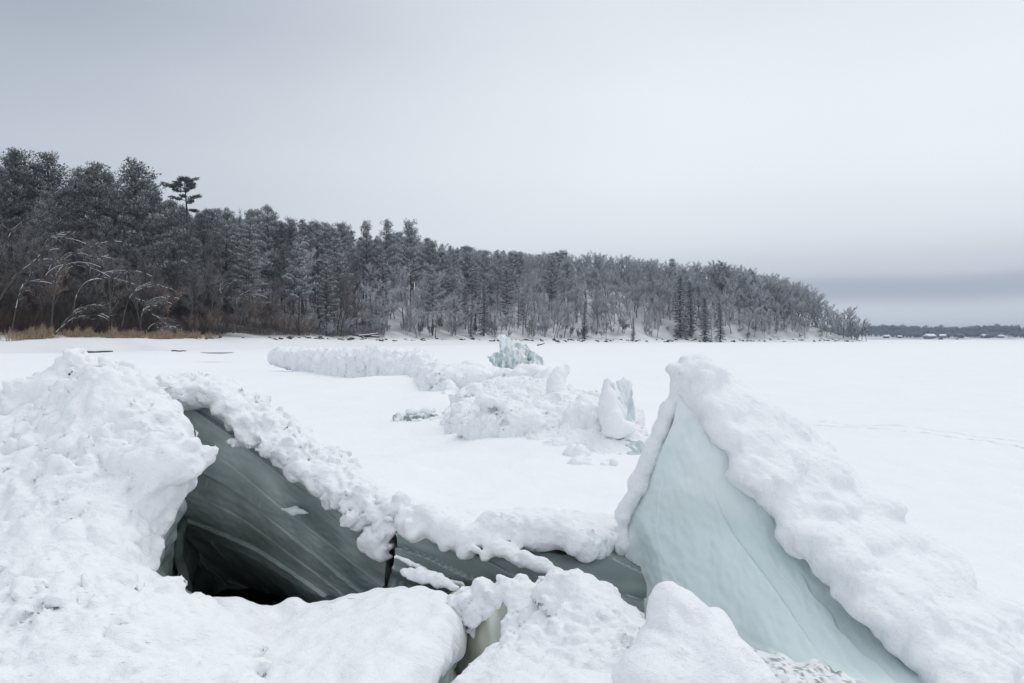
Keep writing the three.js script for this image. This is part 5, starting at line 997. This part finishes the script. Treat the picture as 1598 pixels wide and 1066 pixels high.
// ---------------------------------------------------------------- the far shore
{
  const r = rand(450), blob = (seed, tone) => { const q = rand(seed), s = new Soup(); s.tube([V(0, 0, 0), V(0, 9, 0)], [0.4, 0.2], 4, () => BARK); for (let i = 0; i < 420; i++) { const d = dirs(q), k = Math.pow(q(), 0.45), a = V(d.x * 4.2 * k, 8.2 + d.y * 5.6 * k, d.z * 4.2 * k), e = a.clone().addScaledVector(dirs(q).add(V(0, 0.7, 0)), 1.1); s.twig(a, e, 0.5, mixc(tone, [0.5, 0.53, 0.58], clamp(0.5 * q() + 0.25 * d.y)), q); } return s.build(); };
  const geos = [blob(1, [0.09, 0.095, 0.105]), blob(2, [0.07, 0.08, 0.085]), blob(3, [0.15, 0.155, 0.17])], mats = [[], [], []], mm = new THREE.Matrix4(), qq = new THREE.Quaternion();
  for (let i = 0; i < 2600; i++) {
    const x = 380 + 900 * r(), s = Math.pow(r(), 0.9), z = -1312 - 150 * s, y = farLand(x, z), k = (0.6 + 0.5 * r()) * lerp(0.75, 1.0, s) * (r() < 0.04 ? 1.3 : 1);
    if (s < 0.22 && n2(x * 0.012, 2) > 0.15) continue;
    qq.setFromAxisAngle(V(0, 1, 0), r() * 6.28); mm.compose(V(x, y - 0.5, z), qq, V(k * 1.1, k, k * 1.1)); mats[i % 3].push(mm.clone());
  }
  ['far_wood', 'far_wood_001', 'far_wood_002'].forEach((name, i) => { const m = new THREE.InstancedMesh(geos[i], M.foliage, mats[i].length); mats[i].forEach((a, k) => m.setMatrixAt(k, a)); m.name = name; m.userData = { kind: 'stuff', label: ['dark bluish wood along the far shore at right', 'darker trees mixed through the far wood', 'paler frosted trees mixed through the far wood'][i], category: 'wood' }; scene.add(m); });
  const house = (label, px, w, h, dep, pale, dd = 1308, turn = 0.2) => {
    const x = (px - HX) / F * dd, b = V(x, farLand(x, -dd) + 0.2, -dd), t = thing('house', label, 'house', b); t.rotation.y = turn;
    const wl = new THREE.BoxGeometry(w, h, dep); wl.translate(0, h / 2, 0); part(t, 'wall', wl, pale ? M.wallPale : M.wall, null, true);
    const sh = new THREE.Shape([[-dep / 2 - 0.8, 0], [0, dep * 0.36], [dep / 2 + 0.8, 0], [dep / 2 + 0.8, -0.4], [-dep / 2 - 0.8, -0.4]].map(([a, c]) => new THREE.Vector2(a, c)));
    const rf = new THREE.ExtrudeGeometry(sh, { depth: w + 1.6, bevelEnabled: false }); rf.translate(0, 0, -(w + 1.6) / 2); rf.rotateY(Math.PI / 2); rf.translate(0, h + 0.402, 0); part(t, 'roof', rf, M.roofSnow, null, true);
    const n = Math.max(2, Math.round(w / 5)); for (let k = 0; k < n; k++) { const g = new THREE.BoxGeometry(w / n * 0.45, h * 0.4, 0.1); g.translate(-w / 2 + w / n * (k + 0.5), h * 0.5, dep / 2 + 0.05); part(t, 'window', g, M.pane, null, true); }
  };
  house('long lakeside lodge with a white snowy roof on the far shore', 1451, 17, 3.6, 11, false, 1309, 0.3); house('house with a snowy roof right of the lodge on the far shore', 1471, 9, 4, 8, true, 1318, -0.3); house('pale wide house with a snowy roof at the right of the far shore', 1538, 14, 4, 8, true, 1330, 0.1);
  house('low snowy-roofed cabin on the far shore nearest the wooded point', 1383, 8, 3, 6, false, 1316, 0.2); house('small snowy-roofed cabin left of the lodge on the far shore', 1404, 5, 3, 5, false, 1312, -0.2); house('small cabin with a snowy roof between the lodge and the pale wide house', 1500, 7, 4, 7, false, 1320, 0.5); house('low house half hidden by trees at the right edge of the far shore', 1562, 9, 3.5, 6, true, 1334, 0.2);
  const hut = (label, px, dd, w, h) => {
    const x = (px - HX) / F * dd, t = thing('fishing_hut', label, 'fishing hut', V(x, lakeY(x, -dd), -dd)), g = new THREE.BoxGeometry(w, h, w * 0.6); g.translate(0, h / 2, 0); part(t, 'wall', g, M.hut, null, true);
    const q = new THREE.CylinderGeometry(0.05, w * 0.42, h * 0.35, 4); q.rotateY(Math.PI / 4); q.scale(1.45, 1, 1); q.translate(0, h * 1.18, 0); part(t, 'roof', q, M.hut, null, true);
    const dgeo = new THREE.BoxGeometry(w * 0.16, h * 0.7, 0.06); dgeo.translate(w * 0.2, h * 0.38, w * 0.3 + 0.03); part(t, 'door', dgeo, M.wall, null, true);
  };
  hut('dark fishing hut on the ice below the lodge, the larger of two', 1468, 1120, 6, 1.7); hut('small dark fishing hut on the ice right of the larger one', 1494, 1120, 3.4, 1.2);
}

renderer.render(scene, camera);
